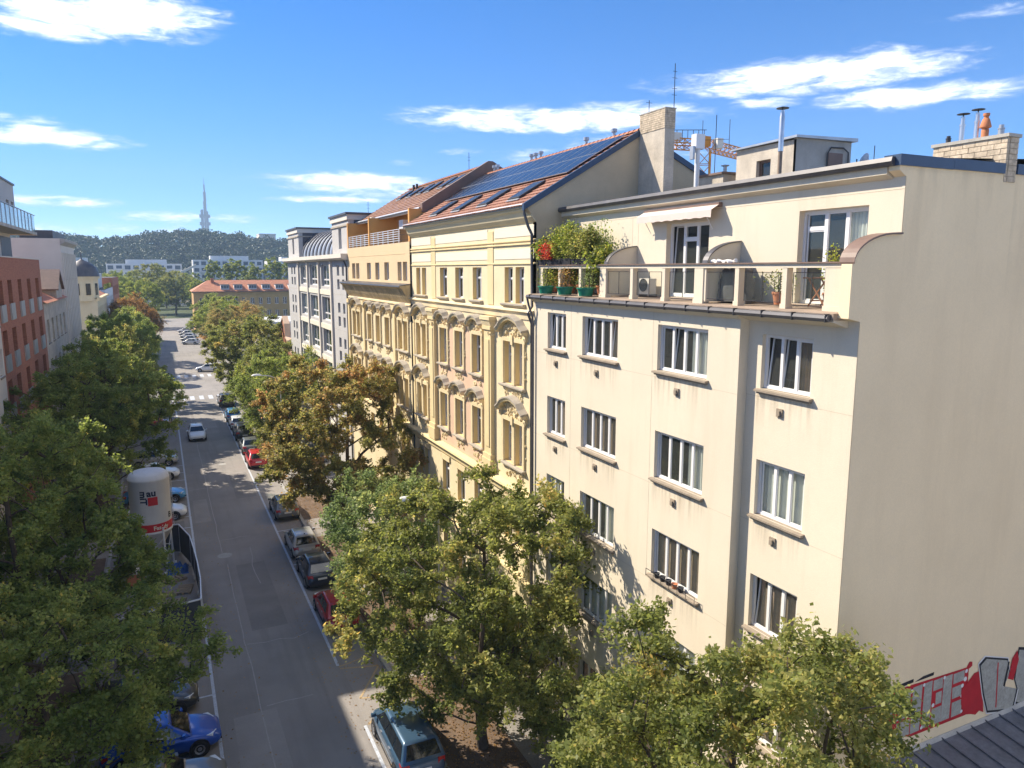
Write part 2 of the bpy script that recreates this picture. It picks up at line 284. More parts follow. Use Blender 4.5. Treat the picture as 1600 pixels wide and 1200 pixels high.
# ------------------------------------------------------------------ builders
def tag(o, label=None, cat=None, group=None, kind=None):
    if label: o['label'] = label
    if cat: o['category'] = cat
    if group: o['group'] = group
    if kind: o['kind'] = kind
    return o
def thing(name, label, cat, loc=(0, 0, 0), rz=0.0, group=None):
    o = bpy.data.objects.new(name, None); COL.objects.link(o); o.location = loc; o.rotation_euler = (0, 0, rz)
    o.empty_display_size = 0.2
    return tag(o, label, cat, group)
def link(name, me, parent=None, loc=None, rz=None):
    o = bpy.data.objects.new(name, me); COL.objects.link(o)
    if parent is not None: o.parent = parent
    if loc is not None: o.location = loc
    if rz is not None: o.rotation_euler = (0, 0, rz)
    return o

class MB:
    """collects faces in world (or local) coordinates; build() makes ONE mesh object"""
    def __init__(s): s.v = []; s.f = []
    def poly(s, pts):
        i = len(s.v); s.v += [tuple(p) for p in pts]; s.f.append(tuple(range(i, i + len(pts)))); return s
    def box(s, x0, x1, y0, y1, z0, z1):
        i = len(s.v)
        s.v += [(x0, y0, z0), (x1, y0, z0), (x1, y1, z0), (x0, y1, z0), (x0, y0, z1), (x1, y0, z1), (x1, y1, z1), (x0, y1, z1)]
        s.f += [tuple(i + k for k in q) for q in ((0, 3, 2, 1), (4, 5, 6, 7), (0, 1, 5, 4), (1, 2, 6, 5), (2, 3, 7, 6), (3, 0, 4, 7))]; return s
    def hexa(s, p):   # eight corners, bottom four then top four
        i = len(s.v); s.v += [tuple(q) for q in p]
        s.f += [tuple(i + k for k in q) for q in ((0, 3, 2, 1), (4, 5, 6, 7), (0, 1, 5, 4), (1, 2, 6, 5), (2, 3, 7, 6), (3, 0, 4, 7))]; return s
    def prism(s, pts, fn0, fn1):
        """pts: 2-D outline; fn0 / fn1 map an outline point to the two end caps"""
        i = len(s.v); n = len(pts)
        s.v += [tuple(fn0(p)) for p in pts] + [tuple(fn1(p)) for p in pts]
        s.f.append(tuple(range(i, i + n))); s.f.append(tuple(range(i + 2 * n - 1, i + n - 1, -1)))
        for k in range(n): s.f.append((i + k, i + n + k, i + n + (k + 1) % n, i + (k + 1) % n))
        return s
    def tube(s, path, rad, n=8, cap=True):
        P = [Vector(p) for p in path]; rads = rad if isinstance(rad, (list, tuple)) else [rad] * len(P)
        i0 = len(s.v); ref = None
        for k, p in enumerate(P):
            d = (P[min(k + 1, len(P) - 1)] - P[max(k - 1, 0)])
            if d.length < 1e-9: d = Vector((0, 0, 1))
            d.normalize()
            if ref is None: ref = d.orthogonal().normalized()
            else:
                ref = ref - d * ref.dot(d)
                if ref.length < 1e-6: ref = d.orthogonal()
                ref.normalize()
            b = d.cross(ref)
            for q in range(n):
                a = 2 * math.pi * q / n; s.v.append(tuple(p + (ref * math.cos(a) + b * math.sin(a)) * rads[k]))
        for k in range(len(P) - 1):
            for q in range(n):
                a = i0 + k * n + q; b2 = i0 + k * n + (q + 1) % n; s.f.append((a, b2, b2 + n, a + n))
        if cap:
            s.f.append(tuple(i0 + q for q in reversed(range(n)))); e = i0 + (len(P) - 1) * n; s.f.append(tuple(e + q for q in range(n)))
        return s
    def lathe(s, prof, c=(0, 0, 0), n=16, a0=0.0, a1=2 * math.pi):
        i0 = len(s.v); full = abs(a1 - a0 - 2 * math.pi) < 1e-6; m = n if full else n + 1
        for r, z in prof:
            for q in range(m):
                a = a0 + (a1 - a0) * q / n; s.v.append((c[0] + r * math.cos(a), c[1] + r * math.sin(a), c[2] + z))
        for k in range(len(prof) - 1):
            for q in range(n):
                a = i0 + k * m + q; b = i0 + k * m + (q + 1) % m; s.f.append((a, b, b + m, a + m))
        return s
    def mesh(s, name, ma, smooth=False):
        me = bpy.data.meshes.new(name); me.from_pydata(s.v, [], s.f); me.update()
        if ma: me.materials.append(MATS[ma])
        if smooth:
            me.polygons.foreach_set('use_smooth', [True] * len(me.polygons))
            try: me.set_sharp_from_angle(angle=R(40))
            except Exception: pass
        return me
    def build(s, name, ma, parent=None, smooth=False, local=False):
        o = link(name, s.mesh(name, ma, smooth), parent)
        if parent is not None and not local:      # vertices are world coordinates, parents of this kind only translate
            w = Vector(parent.location); p = parent.parent
            while p is not None: w += Vector(p.location); p = p.parent
            o.location = -w
        return o
def struct(name, mb, ma, parent=None):
    o = mb.build(name, ma, parent)
    if parent is None: o['kind'] = 'structure'
    return o
def copy_tree(o, parent=None):
    c = o.copy(); COL.objects.link(c); c.parent = parent
    for ch in list(o.children): copy_tree(ch, c)
    return c

class Fac:
    """a facade frame: u runs right as seen from outside, d goes into the wall, z up"""
    def __init__(s, x, y, rot): s.o = Vector((x, y, 0)); s.rot = rot; s.c = math.cos(rot); s.s = math.sin(rot)
    def P(s, u, d, z): return (s.o.x + u * s.c - d * s.s, s.o.y + u * s.s + d * s.c, z)
    def box(s, mb, u0, u1, d0, d1, z0, z1):
        return mb.hexa([s.P(u0, d0, z0), s.P(u1, d0, z0), s.P(u1, d1, z0), s.P(u0, d1, z0), s.P(u0, d0, z1), s.P(u1, d0, z1), s.P(u1, d1, z1), s.P(u0, d1, z1)])
    def prof(s, mb, pts, u0, u1):   # pts: (d, z) outline extruded along u
        return mb.prism(pts, lambda p: s.P(u0, p[0], p[1]), lambda p: s.P(u1, p[0], p[1]))
    def wall(s, mb, u0, u1, z0, z1, ops, depth=0.25, d=0.0, rev=None):
        ops = [o for o in ops if o[1] > u0 and o[0] < u1 and o[3] > z0 and o[2] < z1]
        us = sorted({u0, u1, *[v for o in ops for v in o[:2]]}); zs = sorted({z0, z1, *[v for o in ops for v in o[2:4]]})
        for a, b in zip(us, us[1:]):
            run = None
            for zc, zd in zip(zs, zs[1:]):
                hole = any(o[0] < (a + b) / 2 < o[1] and o[2] < (zc + zd) / 2 < o[3] for o in ops)
                if not hole: mb.poly([s.P(a, d, zc), s.P(b, d, zc), s.P(b, d, zd), s.P(a, d, zd)])
        wallmb = mb; mb = rev if rev is not None else mb
        for a, b, c, e in [o[:4] for o in ops]:
            if rev is not None: mb = MB(); rev.append(mb)
            mb.poly([s.P(a, d, c), s.P(a, d + depth, c), s.P(a, d + depth, e), s.P(a, d, e)])
            mb.poly([s.P(b, d, c), s.P(b, d, e), s.P(b, d + depth, e), s.P(b, d + depth, c)])
            mb.poly([s.P(a, d, c), s.P(b, d, c), s.P(b, d + depth, c), s.P(a, d + depth, c)])
            mb.poly([s.P(a, d, e), s.P(a, d + depth, e), s.P(b, d + depth, e), s.P(b, d, e)])
        return wallmb

WIN = {}
def window(fac, root, u0, u1, z0, z1, depth, n=2, transom=None, frame='pvc', glass='glass', curtain=None, tilt=(), bar=0.055, sill=None, name='window', room=0.7, nrow=1, tcols=None):
    """a window as a part: frame mesh > panes, room behind, curtain, sill (shared meshes by size)"""
    w = round(u1 - u0, 3); h = round(z1 - z0, 3)
    key = (w, h, n, transom, frame, glass, curtain, tuple(tilt), bar, sill, name, room, nrow, tcols)
    if key in WIN: o = copy_tree(WIN[key], root)
    else:
        f = MB(); b = bar
        f.box(0, w, 0, 0.07, 0, b); f.box(0, w, 0, 0.07, h - b, h); f.box(0, b, 0, 0.07, b, h - b); f.box(w - b, w, 0, 0.07, b, h - b)
        cw = (w - 2 * b) / n
        panes = []
        for k in range(n):
            a = b + k * cw; e = a + cw
            if k: f.box(a - b * 0.6, a + b * 0.6, 0.004, 0.066, b, h - b)
            rows = [(b, h - b)]
            if transom and (tcols is None or k in tcols): rows = [(b, h * transom - b * 0.4), (h * transom + b * 0.4, h - b)]
            elif nrow > 1: rows = [(b + (h - 2 * b) * r / nrow + 0.02 * (r > 0), b + (h - 2 * b) * (r + 1) / nrow - 0.02 * (r < nrow - 1)) for r in range(nrow)]
            for r, (p, q) in enumerate(rows):
                if r: f.box(a + b * .6, e - b * .6, 0.006, 0.064, rows[r - 1][1], p)
                panes.append((a + b * .45, e - b * .45, p, q, k in tilt))
        o = link(name, f.mesh(name, frame), root)
        sash = MB(); t = 0.035
        for a, e, p, q, tl in panes:
            lean = 0.13 if tl else 0.0
            def Q(x, z, d): return (x, 0.02 + d + lean * ((z - p) / (q - p)), z)
            for (x0, x1, zz0, zz1) in ((a, e, p, p + t), (a, e, q - t, q), (a, a + t, p + t, q - t), (e - t, e, p + t, q - t)):
                sash.hexa([Q(x0, zz0, 0), Q(x1, zz0, 0), Q(x1, zz0, .035), Q(x0, zz0, .035), Q(x0, zz1, 0), Q(x1, zz1, 0), Q(x1, zz1, .035), Q(x0, zz1, .035)])
            g = MB(); g.poly([Q(a + t * .9, p + t * .9, .018), Q(e - t * .9, p + t * .9, .018), Q(e - t * .9, q - t * .9, .018), Q(a + t * .9, q - t * .9, .018)])
            g.build('pane', glass, o, local=True)
        sash.build('casement_frame', frame, o, local=True)
        if curtain:
            cu = MB(); k = max(6, int(w / 0.09)); side = curtain.split(':')
            cm = side[0]; span = (0.06, w - 0.06) if len(side) < 2 else ((0.06, w * 0.42) if side[1] == 'l' else (w * 0.58, w - 0.06))
            pts = [(span[0] + (span[1] - span[0]) * i / k, 0.15 + 0.03 * math.sin(i * 2.2) + 0.012 * math.sin(i * 5.1)) for i in range(k + 1)]
            for (xa, ya), (xb, yb) in zip(pts, pts[1:]): cu.poly([(xa, ya, 0.05), (xb, yb, 0.05), (xb, yb, h - 0.04), (xa, ya, h - 0.04)])
            cu.build('curtain', cm, o, local=True)
        rm = MB(); D = room
        rm.poly([(0, D, 0), (w, D, 0), (w, D, h), (0, D, h)]); rm.poly([(0, .07, 0), (0, D, 0), (0, D, h), (0, .07, h)]); rm.poly([(w, .07, 0), (w, .07, h), (w, D, h), (w, D, 0)])
        rm.poly([(0, .07, 0), (w, .07, 0), (w, D, 0), (0, D, 0)]); rm.poly([(0, .07, h), (0, D, h), (w, D, h), (w, .07, h)])
        rm.build('interior', 'room', o, local=True)
        if sill:
            sm, pr, th, ex, dp = sill
            s = MB(); s.hexa([(-ex, -dp - pr, -th), (w + ex, -dp - pr, -th), (w + ex, -0.0, -th), (-ex, 0.0, -th), (-ex, -dp - pr, -0.02), (w + ex, -dp - pr, -0.02), (w + ex, 0.0, 0.012), (-ex, 0.0, 0.012)])
            s.box(-ex + .04, w + ex - .04, -dp - pr * .55, -dp + 0.01, -th - .06, -th)
            s.build('sill', sm, o, local=True)
        WIN[key] = o
    base = Vector(root.location); p = fac.P(u0, depth, z0)
    o.location = Vector(p) - base; o.rotation_euler = (0, 0, fac.rot); o.parent = root
    return o
def pipe(name, path, r, ma, parent, n=8): return MB().tube(path, r, n).build(name, ma, parent, smooth=True)
# ================================================================== SETTING
FX = 13.75      # street line of the sunny row
LX = -9.7       # street line of the shaded row
g = MB(); g.poly([(-4000, -1500, -0.10), (4000, -1500, -0.10), (4000, 6000, -0.10), (-4000, 6000, -0.10)]); struct('ground', g, 'ground')
rd = MB()
rd.poly([(-3.9, -40, 0), (8.4, -40, 0), (8.4, 119, 0), (-3.9, 119, 0)])
rd.poly([(-90, 119, 0), (90, 119, 0), (90, 136, 0), (-90, 136, 0)])
rd.poly([(-3.9, 136, 0), (8.4, 136, 0), (8.4, 310, 0), (-3.9, 310, 0)])
road = struct('road', rd, 'asphalt')
lw_ = MB(); lw_.poly([(-200, 300, -.05), (8.0 - 12.5, 300, -.05), (8.0 - 12.5, 420, -.05), (-200, 420, -.05)]); lw_.poly([(17, 160, -.05), (200, 160, -.05), (200, 420, -.05), (17, 420, -.05)]); lw_.poly([(-4.5, 311, -.05), (17, 311, -.05), (17, 420, -.05), (-4.5, 420, -.05)]); struct('lawn', lw_, 'lawn')
def mark(x0, x1, y0, y1, ma='line', z=0.004): MB().poly([(x0, y0, z), (x1, y0, z), (x1, y1, z), (x0, y1, z)]).build('road_marking', ma, road)
mark(6.40, 6.53, 32.7, 112); mark(6.40, 6.53, -20, 27.6)
mark(0.95, 1.08, -20, 112)
for y in (24.6, 27.2, 29.9, 32.6, 53.6, 56.2, 58.9, 61.6, 64.3, 67.0, 69.7, 72.4, 75.1): mark(-3.9, 0.95, y, y + 0.11)
for y in (39.4, 45.9, 52.6): mark(6.53, 8.4, y, y + 0.11)
def zig(pts, w=0.05):
    for (xa, ya), (xb, yb) in zip(pts, pts[1:]):
        d = Vector((xb - xa, yb - ya, 0)).normalized(); n = Vector((-d.y, d.x, 0)) * w
        a = Vector((xa, ya, 0.006)); b = Vector((xb, yb, 0.006))
        MB().poly([a - n, b - n, b + n, a + n]).build('road_marking', 'yline', road)
zig([(6.5, 32.6), (8.1, 33.0)]); zig([(6.5, 32.4), (8.2, 31.9), (6.75, 29.6), (8.2, 29.2), (6.6, 27.6)])
for k in range(9):      # two zebra crossings
    x = -3.2 + k * 1.25
    mark(x, x + 0.6, 113.6, 117.0); mark(x, x + 0.6, 138.0, 141.4)
# crack sealing in the carriageway
rs = random.Random(2)
def seam(x, y0, y1, amp):
    pts = []; y = y0
    while y < y1: pts.append((x + rs.uniform(-amp, amp), y)); y += rs.uniform(0.8, 2.2)
    m = MB()
    for (xa, ya), (xb, yb) in zip(pts, pts[1:]): m.poly([(xa - .025, ya, .005), (xa + .025, ya, .005), (xb + .025, yb, .005), (xb - .025, yb, .005)])
    m.build('sealed_crack', 'seam', road)
seam(2.75, 22, 49, .05); seam(2.6, 50, 112, .06); seam(4.3, 44, 52, .12)
def xseam(y, x0, x1):
    pts = []; x = x0
    while x < x1: pts.append((x, y + rs.uniform(-.25, .25))); x += rs.uniform(.5, 1.1)
    m = MB()
    for (xa, ya), (xb, yb) in zip(pts, pts[1:]): m.poly([(xa, ya - .03, .0055), (xb, yb - .03, .0055), (xb, yb + .03, .0055), (xa, ya + .03, .0055)])
    m.build('sealed_crack', 'seam', road)
xseam(36.5, 2.8, 6); xseam(52.5, 2.7, 5); xseam(31, 3, 5.5); xseam(66, 1.2, 4)
for x0, x1, y0, y1, ma in ((3.2, 5.0, 38, 47.5, 'patch_dark'), (1.3, 2.4, 57, 63, 'patch_light'), (4.6, 6.2, 62, 70, 'patch_dark'), (1.6, 3.4, 26, 30.5, 'patch_light'), (3.9, 5.9, 22, 25, 'patch_dark'), (2.9, 5.2, 92, 104, 'patch_light'), (-3.2, .6, 53.8, 58, 'patch_dark')):
    MB().poly([(x0, y0, .003), (x1, y0 + .05, .003), (x1 - .04, y1, .003), (x0 + .03, y1 - .08, .003)]).build('asphalt_patch', ma, road)
MB().lathe([(0, .006), (.42, .006), (.46, .0045)], (2.75, 49.5, 0), 20).build('manhole_cover', 'kerb', road)
MB().lathe([(0, .006), (.33, .006), (.36, .0045)], (4.4, 74, 0), 20).build('manhole_cover', 'kerb', road)
# pavements with kerbs
def pave(name, x0, x1, y0, y1, kx):
    o = struct(name, MB().box(x0, x1, y0, y1, -0.1, 0.13), 'paving')
    k0, k1 = (kx, kx + .18) if kx == x0 else (kx - .18, kx)
    y = y0
    km = MB().box(0, .18, 0, 1.48, 0, .15).mesh('kerb_stone', 'kerb'); n = 0
    while y < min(y1, 112) - 1.5:
        if y > 10: link('kerb_stone', km, o, (k0 if kx != x0 else k0 - .002, y, -.01 + .002))
        y += 1.5
    return o
pr = pave('pavement_right', 8.4, FX + .3, -40, 118.5, 8.4); pave('pavement_left', LX - .3, -3.9, -40, 118.5, -3.9)
pave('pavement_right_far', 8.4, 16, 136.5, 309, 8.4); pave('pavement_left_far', -12, -3.9, 136.5, 309, -3.9)
s = MB()
for y0, y1 in ((19, 30), (33.5, 39), (43.5, 50), (54, 60), (72, 80)): s.poly([(8.62, y0, .134), (11.4, y0, .134), (11.4, y1, .134), (8.62, y1, .134)])
s.build('soil_strip', 'soil', pr)
s = MB()
for y0, y1 in ((20, 28), (30, 37), (45, 52), (59, 66), (74, 82)): s.poly([(-6.2, y0, .134), (-4.2, y0, .134), (-4.2, y1, .134), (-6.2, y1, .134)])
s.build('soil_strip', 'soil', bpy.data.objects['pavement_left'])

# ================================================================== CREAM APARTMENT HOUSE
B = thing('apartment_house', 'cream rendered apartment house with balustraded roof terrace and graffiti on its blind end wall', 'house', (FX, 11.5, 0))
Y0, Y1 = 11.5, 26.8
F = Fac(FX, Y1, -math.pi / 2)             # u = Y1 - Y
BAYU = Y1 - 14.9                          # projecting part ends here, the last bay steps back
cols = [(1.2, 2.65), (3.85, 6.15), (8.35, 10.65), (12.4, 14.05)]
rows = [(15.42, 16.84), (12.0, 13.52), (8.8, 10.32), (5.62, 7.14), (2.2, 3.7)]
ops = [(a, b, c, d) for a, b in cols[:3] for c, d in rows]
w = MB(); F.wall(w, 0, BAYU, 0, 17.36, ops, 0.12); w.poly([F.P(BAYU, 0, 0), F.P(BAYU, .31, 0), F.P(BAYU, .31, 17.36), F.P(BAYU, 0, 17.36)])
w.build('front_wall', 'cream', B)
w = MB(); F.wall(w, BAYU, Y1 - Y0, 0, 17.36, [(*cols[3], c, d) for c, d in rows], 0.12, d=.31); w.build('recessed_wall', 'cream', B)
rw = random.Random(11)
sill = ('sill', .14, .07, .10, .12)
cur = {(0, 0): None, (0, 1): 'brown_curtain', (1, 2): 'curtain:r', (2, 3): 'curtain', (0, 3): 'curtain', (3, 3): 'brown_curtain', (1, 1): 'brown_curtain', (2, 1): 'curtain:r', (2, 2): 'brown_curtain', (3, 1): 'curtain', (3, 2): 'brown_curtain', (1, 3): 'curtain', (0, 2): 'curtain:l', (1, 0): 'brown_curtain:r', (2, 0): 'curtain:r', (3, 0): 'brown_curtain:r'}
tl = {(0, 0): (0,), (1, 0): (0, 3), (2, 0): (1,), (3, 0): (0, 1), (3, 2): (0,)}
for ci, (a, b) in enumerate(cols):
    for ri, (c, d) in enumerate(rows):
        n = {0: 3, 1: 4, 2: 4, 3: 3}[ci]
        window(F, B, a, b, c, d, .12 + (.31 if ci == 3 else 0), n=n, curtain=cur.get((ci, ri)), tilt=tl.get((ci, ri), ()), sill=sill, bar=.075)
        # little wall vent under every window
        if ri < 4:
            u = a + (b - a) * (.45 if ci else .5); dd = .32 if ci == 3 else 0; z = c - .52
            v = MB(); F.box(v, u - .11, u + .09, dd - .05, dd + .01, z - .12, z + .1); F.box(v, u - .06, u + .04, dd - .10, dd - .05, z - .07, z + .05)
            v.build('wall_vent', 'sill', B)
            F_ = MB(); dd -= .0062 if ci < 3 else .0162; F_.poly([F.P(a - .12, dd, c - 1.25), F.P(b + .12, dd, c - 1.25), F.P(b + .12, dd, c - .16), F.P(a - .12, dd, c - .16)]); F_.build('rain_streak', 'streak', B)
# expansion joints scored in the render
j = MB()
for z in (15.2, 11.78, 8.6, 5.4):
    F.box(j, .0, BAYU, -.003, .0, z, z + .01); F.box(j, BAYU + .003, Y1 - Y0, .307, .31, z + .0, z + .01)
for u in (3.05, 8.1):
    for z0, z1 in ((8.615, 11.77), (11.795, 15.19), (15.215, 17.3)): F.box(j, u, u + .012, -.003, 0, z0, z1)
j.build('render_joint', 'joint', B)
# ground floor: entrance and garage door in the shade of the trees
for a, b, n in ((6.6, 8.0, 'entrance_door'), (11.0, 11.8, 'service_door')):
    d = MB(); F.box(d, a, b, -.03, .0, .13, 2.6); F.box(d, a + .08, b - .08, -.05, -.03, .3, 2.45); d.build(n, 'brown_metal', B)
# terrace slab, gutter
sl = MB(); F.prof(sl, [(-.20, 17.38), (-.20, 17.52), (1.45, 17.60), (1.45, 17.36), (-.0, 17.36)], -.05, Y1 - Y0 - .28); sl.build('terrace_slab', 'deck', B)
gt = MB(); F.prof(gt, [(-.205, 17.50), (-.31, 17.48), (-.335, 17.41), (-.30, 17.34), (-.24, 17.33), (-.205, 17.38)], -.1, Y1 - Y0 - .34); gt.build('terrace_gutter', 'gutter', B)
co = MB(); F.prof(co, [(.0, 17.36), (-.16, 17.37), (-.16, 17.32), (-.02, 17.2), (0, 17.2)], 0, BAYU); F.prof(co, [(.31, 17.36), (-.16, 17.37), (-.16, 17.32), (.29, 17.18), (.31, 17.18)], BAYU + .002, Y1 - Y0 - .3); co.build('eaves_moulding', 'cream', B)
for i in range(16): u = .2 + i * .98; k = MB(); F.box(k, u, u + .025, -.34, -.206, 17.325, 17.512); k.build('gutter_bracket', 'dark_metal', B)
pipe('downpipe', [F.P(-.06, -.28, 17.35), F.P(.02, -.26, 17.1), F.P(.1, -.12, 16.6), F.P(.1, -.1, 16.3), F.P(.1, -.1, .2)], .045, 'gutter', B)
# upper storey, set back
SX = 1.45
U1 = Y1 - Y0
uops = [(Y1 - 20.1, Y1 - 18.0, 17.62, 19.97), (Y1 - 14.5, Y1 - 12.4, 17.62, 20.0)]
w = MB(); F.wall(w, 0, U1, 17.5, 20.6, uops, .18, d=SX); w.build('upper_wall', 'cream', B)
window(F, B, uops[0][0], uops[0][1], 17.62, 19.97, SX + .18, n=3, transom=.78, tcols=(1,), tilt=(0,), bar=.085, name='terrace_door')
window(F, B, uops[1][0], uops[1][1], 17.62, 20.0, SX + .18, n=3, transom=.80, tcols=(0,), curtain='curtain:r', bar=.085, name='terrace_door')
fa = MB(); F.prof(fa, [(SX, 20.98), (SX - .22, 20.92), (SX - .22, 20.62), (SX - .0, 20.52)], 0, U1 - .32); fa.build('fascia', 'cream', B)
gt = MB(); F.prof(gt, [(SX - .2, 20.98), (SX - .36, 20.97), (SX - .39, 20.87), (SX - .34, 20.79), (SX - .26, 20.78), (SX - .222, 20.85)], -.25, U1 - .1); gt.build('roof_gutter', 'gutter', B)
j = MB(); F.box(j, 0, U1 - .02, SX - .003, SX, 20.28, 20.292)
for u in (4.75, 5.1): F.box(j, u, u + .014, SX - .003, SX, 17.65, 20.27)
j.build('render_joint', 'joint', B)
rf = MB(); rf.poly([F.P(-.2, SX - .2, 20.99), F.P(U1 - .3, SX - .2, 20.99), F.P(U1 - .3, 7, 21.3), F.P(-.2, 7, 21.3)]); rf.poly([F.P(-.2, 7, 21.3), F.P(U1 - .3, 7, 21.3), F.P(U1 - .3, 13, 20.9), F.P(-.2, 13, 20.9)]); rf.build('roof', 'roof_felt', B)
bk = MB(); bk.poly([(FX + 13, Y0, 0), (FX + 13, Y1, 0), (FX + 13, Y1, 20.9), (FX + 13, Y0, 20.9)]); bk.poly([(FX, Y1, 0), (FX + 13, Y1, 0), (FX + 13, Y1, 20.9), (FX + 1.45, Y1, 20.9), (FX + 1.45, Y1, 17.5), (FX, Y1, 17.5)]); bk.build('rear_wall', 'old_plaster', B)
# blind end wall with the swept parapet
arc = [(15.05 - 1.35 * math.cos(R(t)), 18.62 + .66 * math.sin(R(t))) for t in range(0, 91, 9)]
prof = [(14.075, 0), (14.075, 17.34), (13.7, 17.42), (13.7, 18.6)] + arc[1:] + [(15.215, 19.28), (15.215, 20.55), (14.98, 20.68), (14.98, 20.92), (26.75, 21.0), (26.75, 0)]
MB().prism(prof, lambda p: (p[0], Y0, p[1]), lambda p: (p[0], Y0 + .28, p[1])).build('end_wall', 'endwall', B)
cp = MB()
for (xa, za), (xb, zb) in zip(arc, arc[1:]): cp.hexa([(xa, Y0 - .06, za), (xb, Y0 - .06, zb), (xb, Y0 + .34, zb), (xa, Y0 + .34, za), (xa - .01, Y0 - .06, za + .04), (xb - .01, Y0 - .06, zb + .04), (xb - .01, Y0 + .34, zb + .04), (xa - .01, Y0 + .34, za + .04)])
cp.box(15.05, 15.19, Y0 - .06, Y0 + .34, 19.285, 19.325); cp.build('parapet_coping', 'brown_metal', B)
for k, (xa, xb) in enumerate(((14.93, 16.75), (16.75, 18.66), (19.14, 21.4), (21.4, 24.0), (24.0, 26.8))):
    MB().box(xa + .003, xb - .003, Y0 - .05, Y0 + .38, 20.78 + .01 * k, 21.02 + .012 * k).build('coping_panel', 'blue_flash', B)
for x0, x1, z0, z1 in ((15.3, 18.64, 17.2, 20.78), (19.16, 26.6, 16.5, 20.79)):
    MB().poly([(x0, Y0 - .003, z0), (x1, Y0 - .003, z0), (x1, Y0 - .003, z1), (x0, Y0 - .003, z1)]).build('rain_streak', 'wall_streak', B)
# terrace balustrade
bl = MB(); F.box(bl, .05, U1 - .3, .18, .40, 18.54, 18.64); bl.build('top_rail', 'cream', B)
MB().hexa([F.P(.03, .13, 18.643), F.P(U1 - .3, .13, 18.643), F.P(U1 - .3, .45, 18.643), F.P(.03, .45, 18.643), F.P(.03, .13, 18.675), F.P(U1 - .3, .13, 18.675), F.P(U1 - .3, .45, 18.675), F.P(.03, .45, 18.675)]).build('rail_cap', 'brown_metal', B)
for y, ww in ((26.55, .3), (25.05, .15), (23.5, .15), (21.95, .38), (20.22, .15), (18.52, .15), (16.88, .38), (15.33, .15), (13.66, .15), (12.12, .6)):
    u = Y1 - y; p = MB(); F.box(p, u - ww / 2, u + ww / 2, .19, .39, 17.56, 18.54); F.box(p, u - ww / 2 - .02, u + ww / 2 + .02, .17, .41, 17.54, 17.66); p.build('balustrade_pier', 'cream', B)
ys = [26.55, 25.05, 23.5, 21.95, 20.22, 18.52, 16.88, 15.33, 13.66, 12.12]
for ya, yb in zip(ys[3:], ys[4:]):
    ua, ub = Y1 - ya + .2, Y1 - yb - .2
    q = MB(); zl, zh = 17.68, 18.42
    for a, b, c, d in ((ua, ub, zl, zl + .015), (ua, ub, zh, zh + .015), (ua, ua + .015, zl, zh), (ub - .015, ub, zl, zh), ((ua + ub) / 2, (ua + ub) / 2 + .015, zl, zh)): F.box(q, a, b, .27, .285, c, d)
    q.build('rail_frame', 'dark_metal', B)
    MB().poly([F.P(ua, .30, zl), F.P(ub, .30, zl), F.P(ub, .30, zh), F.P(ua, .30, zh)]).build('rail_pane', 'clear_glass', B)
# curved partitions between the terraces
for y in (21.75, 16.6):
    pr2 = [(FX + .22, 17.6), (FX + .22, 18.6)] + [(x + .27, z) for x, z in arc[1:]] + [(15.2, 19.28), (15.2, 17.6)]
    pr2 = [(min(x, 15.2), z) for x, z in pr2]
    MB().prism(pr2, lambda p: (p[0], y, p[1]), lambda p: (p[0], y + .14, p[1])).build('terrace_partition', 'cream', B)
    cp = MB(); a2 = [(min(x + .27, 15.19), z) for x, z in arc]
    for (xa, za), (xb, zb) in zip(a2, a2[1:]):
        if xb - xa > .001: cp.hexa([(xa, y - .04, za + .002), (xb, y - .04, zb + .002), (xb, y + .18, zb + .002), (xa, y + .18, za + .002), (xa - .01, y - .04, za + .035), (xb - .01, y - .04, zb + .035), (xb - .01, y + .18, zb + .035), (xa - .01, y + .18, za + .035)])
    cp.build('partition_coping', 'gutter', B)
# graffiti on the end wall
G = MB().poly([(x, Y0 - .004, z) for x, z in [(15.91, 7.77), (16.54, 7.86), (17.41, 7.83), (19.30, 7.78), (19.36, 6.33), (17.05, 6.34), (16.1, 6.8)]]).build('graffiti', 'g_red', B)
def gp(pts, ma, lay): MB().poly([(x, Y0 - .004 - .003 * lay, z) for x, z in pts]).build('graffiti_shape', ma, G, local=True)
G.location = -Vector(B.location)
cells = [(16.1, 16.95, 7.2, 7.76), (16.55, 17.0, 6.95, 7.15), (16.5, 17.0, 6.42, 6.88), (17.05, 17.4, 6.42, 7.76), (17.5, 17.8, 6.44, 7.76), (17.86, 18.22, 7.43, 7.75), (18.0, 18.22, 7.0, 7.36), (17.88, 18.26, 6.43, 6.92), (18.28, 18.62, 6.43, 7.74), (18.68, 19.12, 7.42, 7.73), (18.68, 19.05, 6.98, 7.33), (18.72, 19.12, 6.43, 6.88)]
for x0, x1, z0, z1 in cells: gp([(x0, z0), (x1 + .02, z0 + .01), (x1, z1), (x0 - .02, z1 - .01)], 'g_grey', 1)
for x, z, r in ((16.98, 7.66, .06), (17.46, 7.72, .05), (18.28, 7.72, .05), (19.2, 7.68, .06), (19.18, 7.45, .07), (19.08, 7.28, .06), (19.1, 6.98, .06), (19.17, 6.8, .05), (19.15, 6.5, .05), (17.5, 6.48, .05), (17.9, 7.02, .06), (16.5, 7.0, .05)): gp([(x + r * math.cos(t), z + r * math.sin(t)) for t in np.linspace(0, 6.28, 9)[:-1]], 'g_white', 2)
gp([(19.3, 6.36), (19.1, 6.72), (19.05, 7.15), (19.24, 7.28), (19.42, 7.42), (19.56, 7.53), (19.78, 7.54), (19.96, 7.14), (20.1, 6.46), (20.15, 6.2), (19.95, 6.3), (19.79, 6.22), (19.57, 6.3)], 'g_red', 3)
gp([(19.2, 7.8), (19.32, 7.72), (19.44, 7.78), (19.42, 7.9), (19.3, 7.93)], 'g_red', 1)
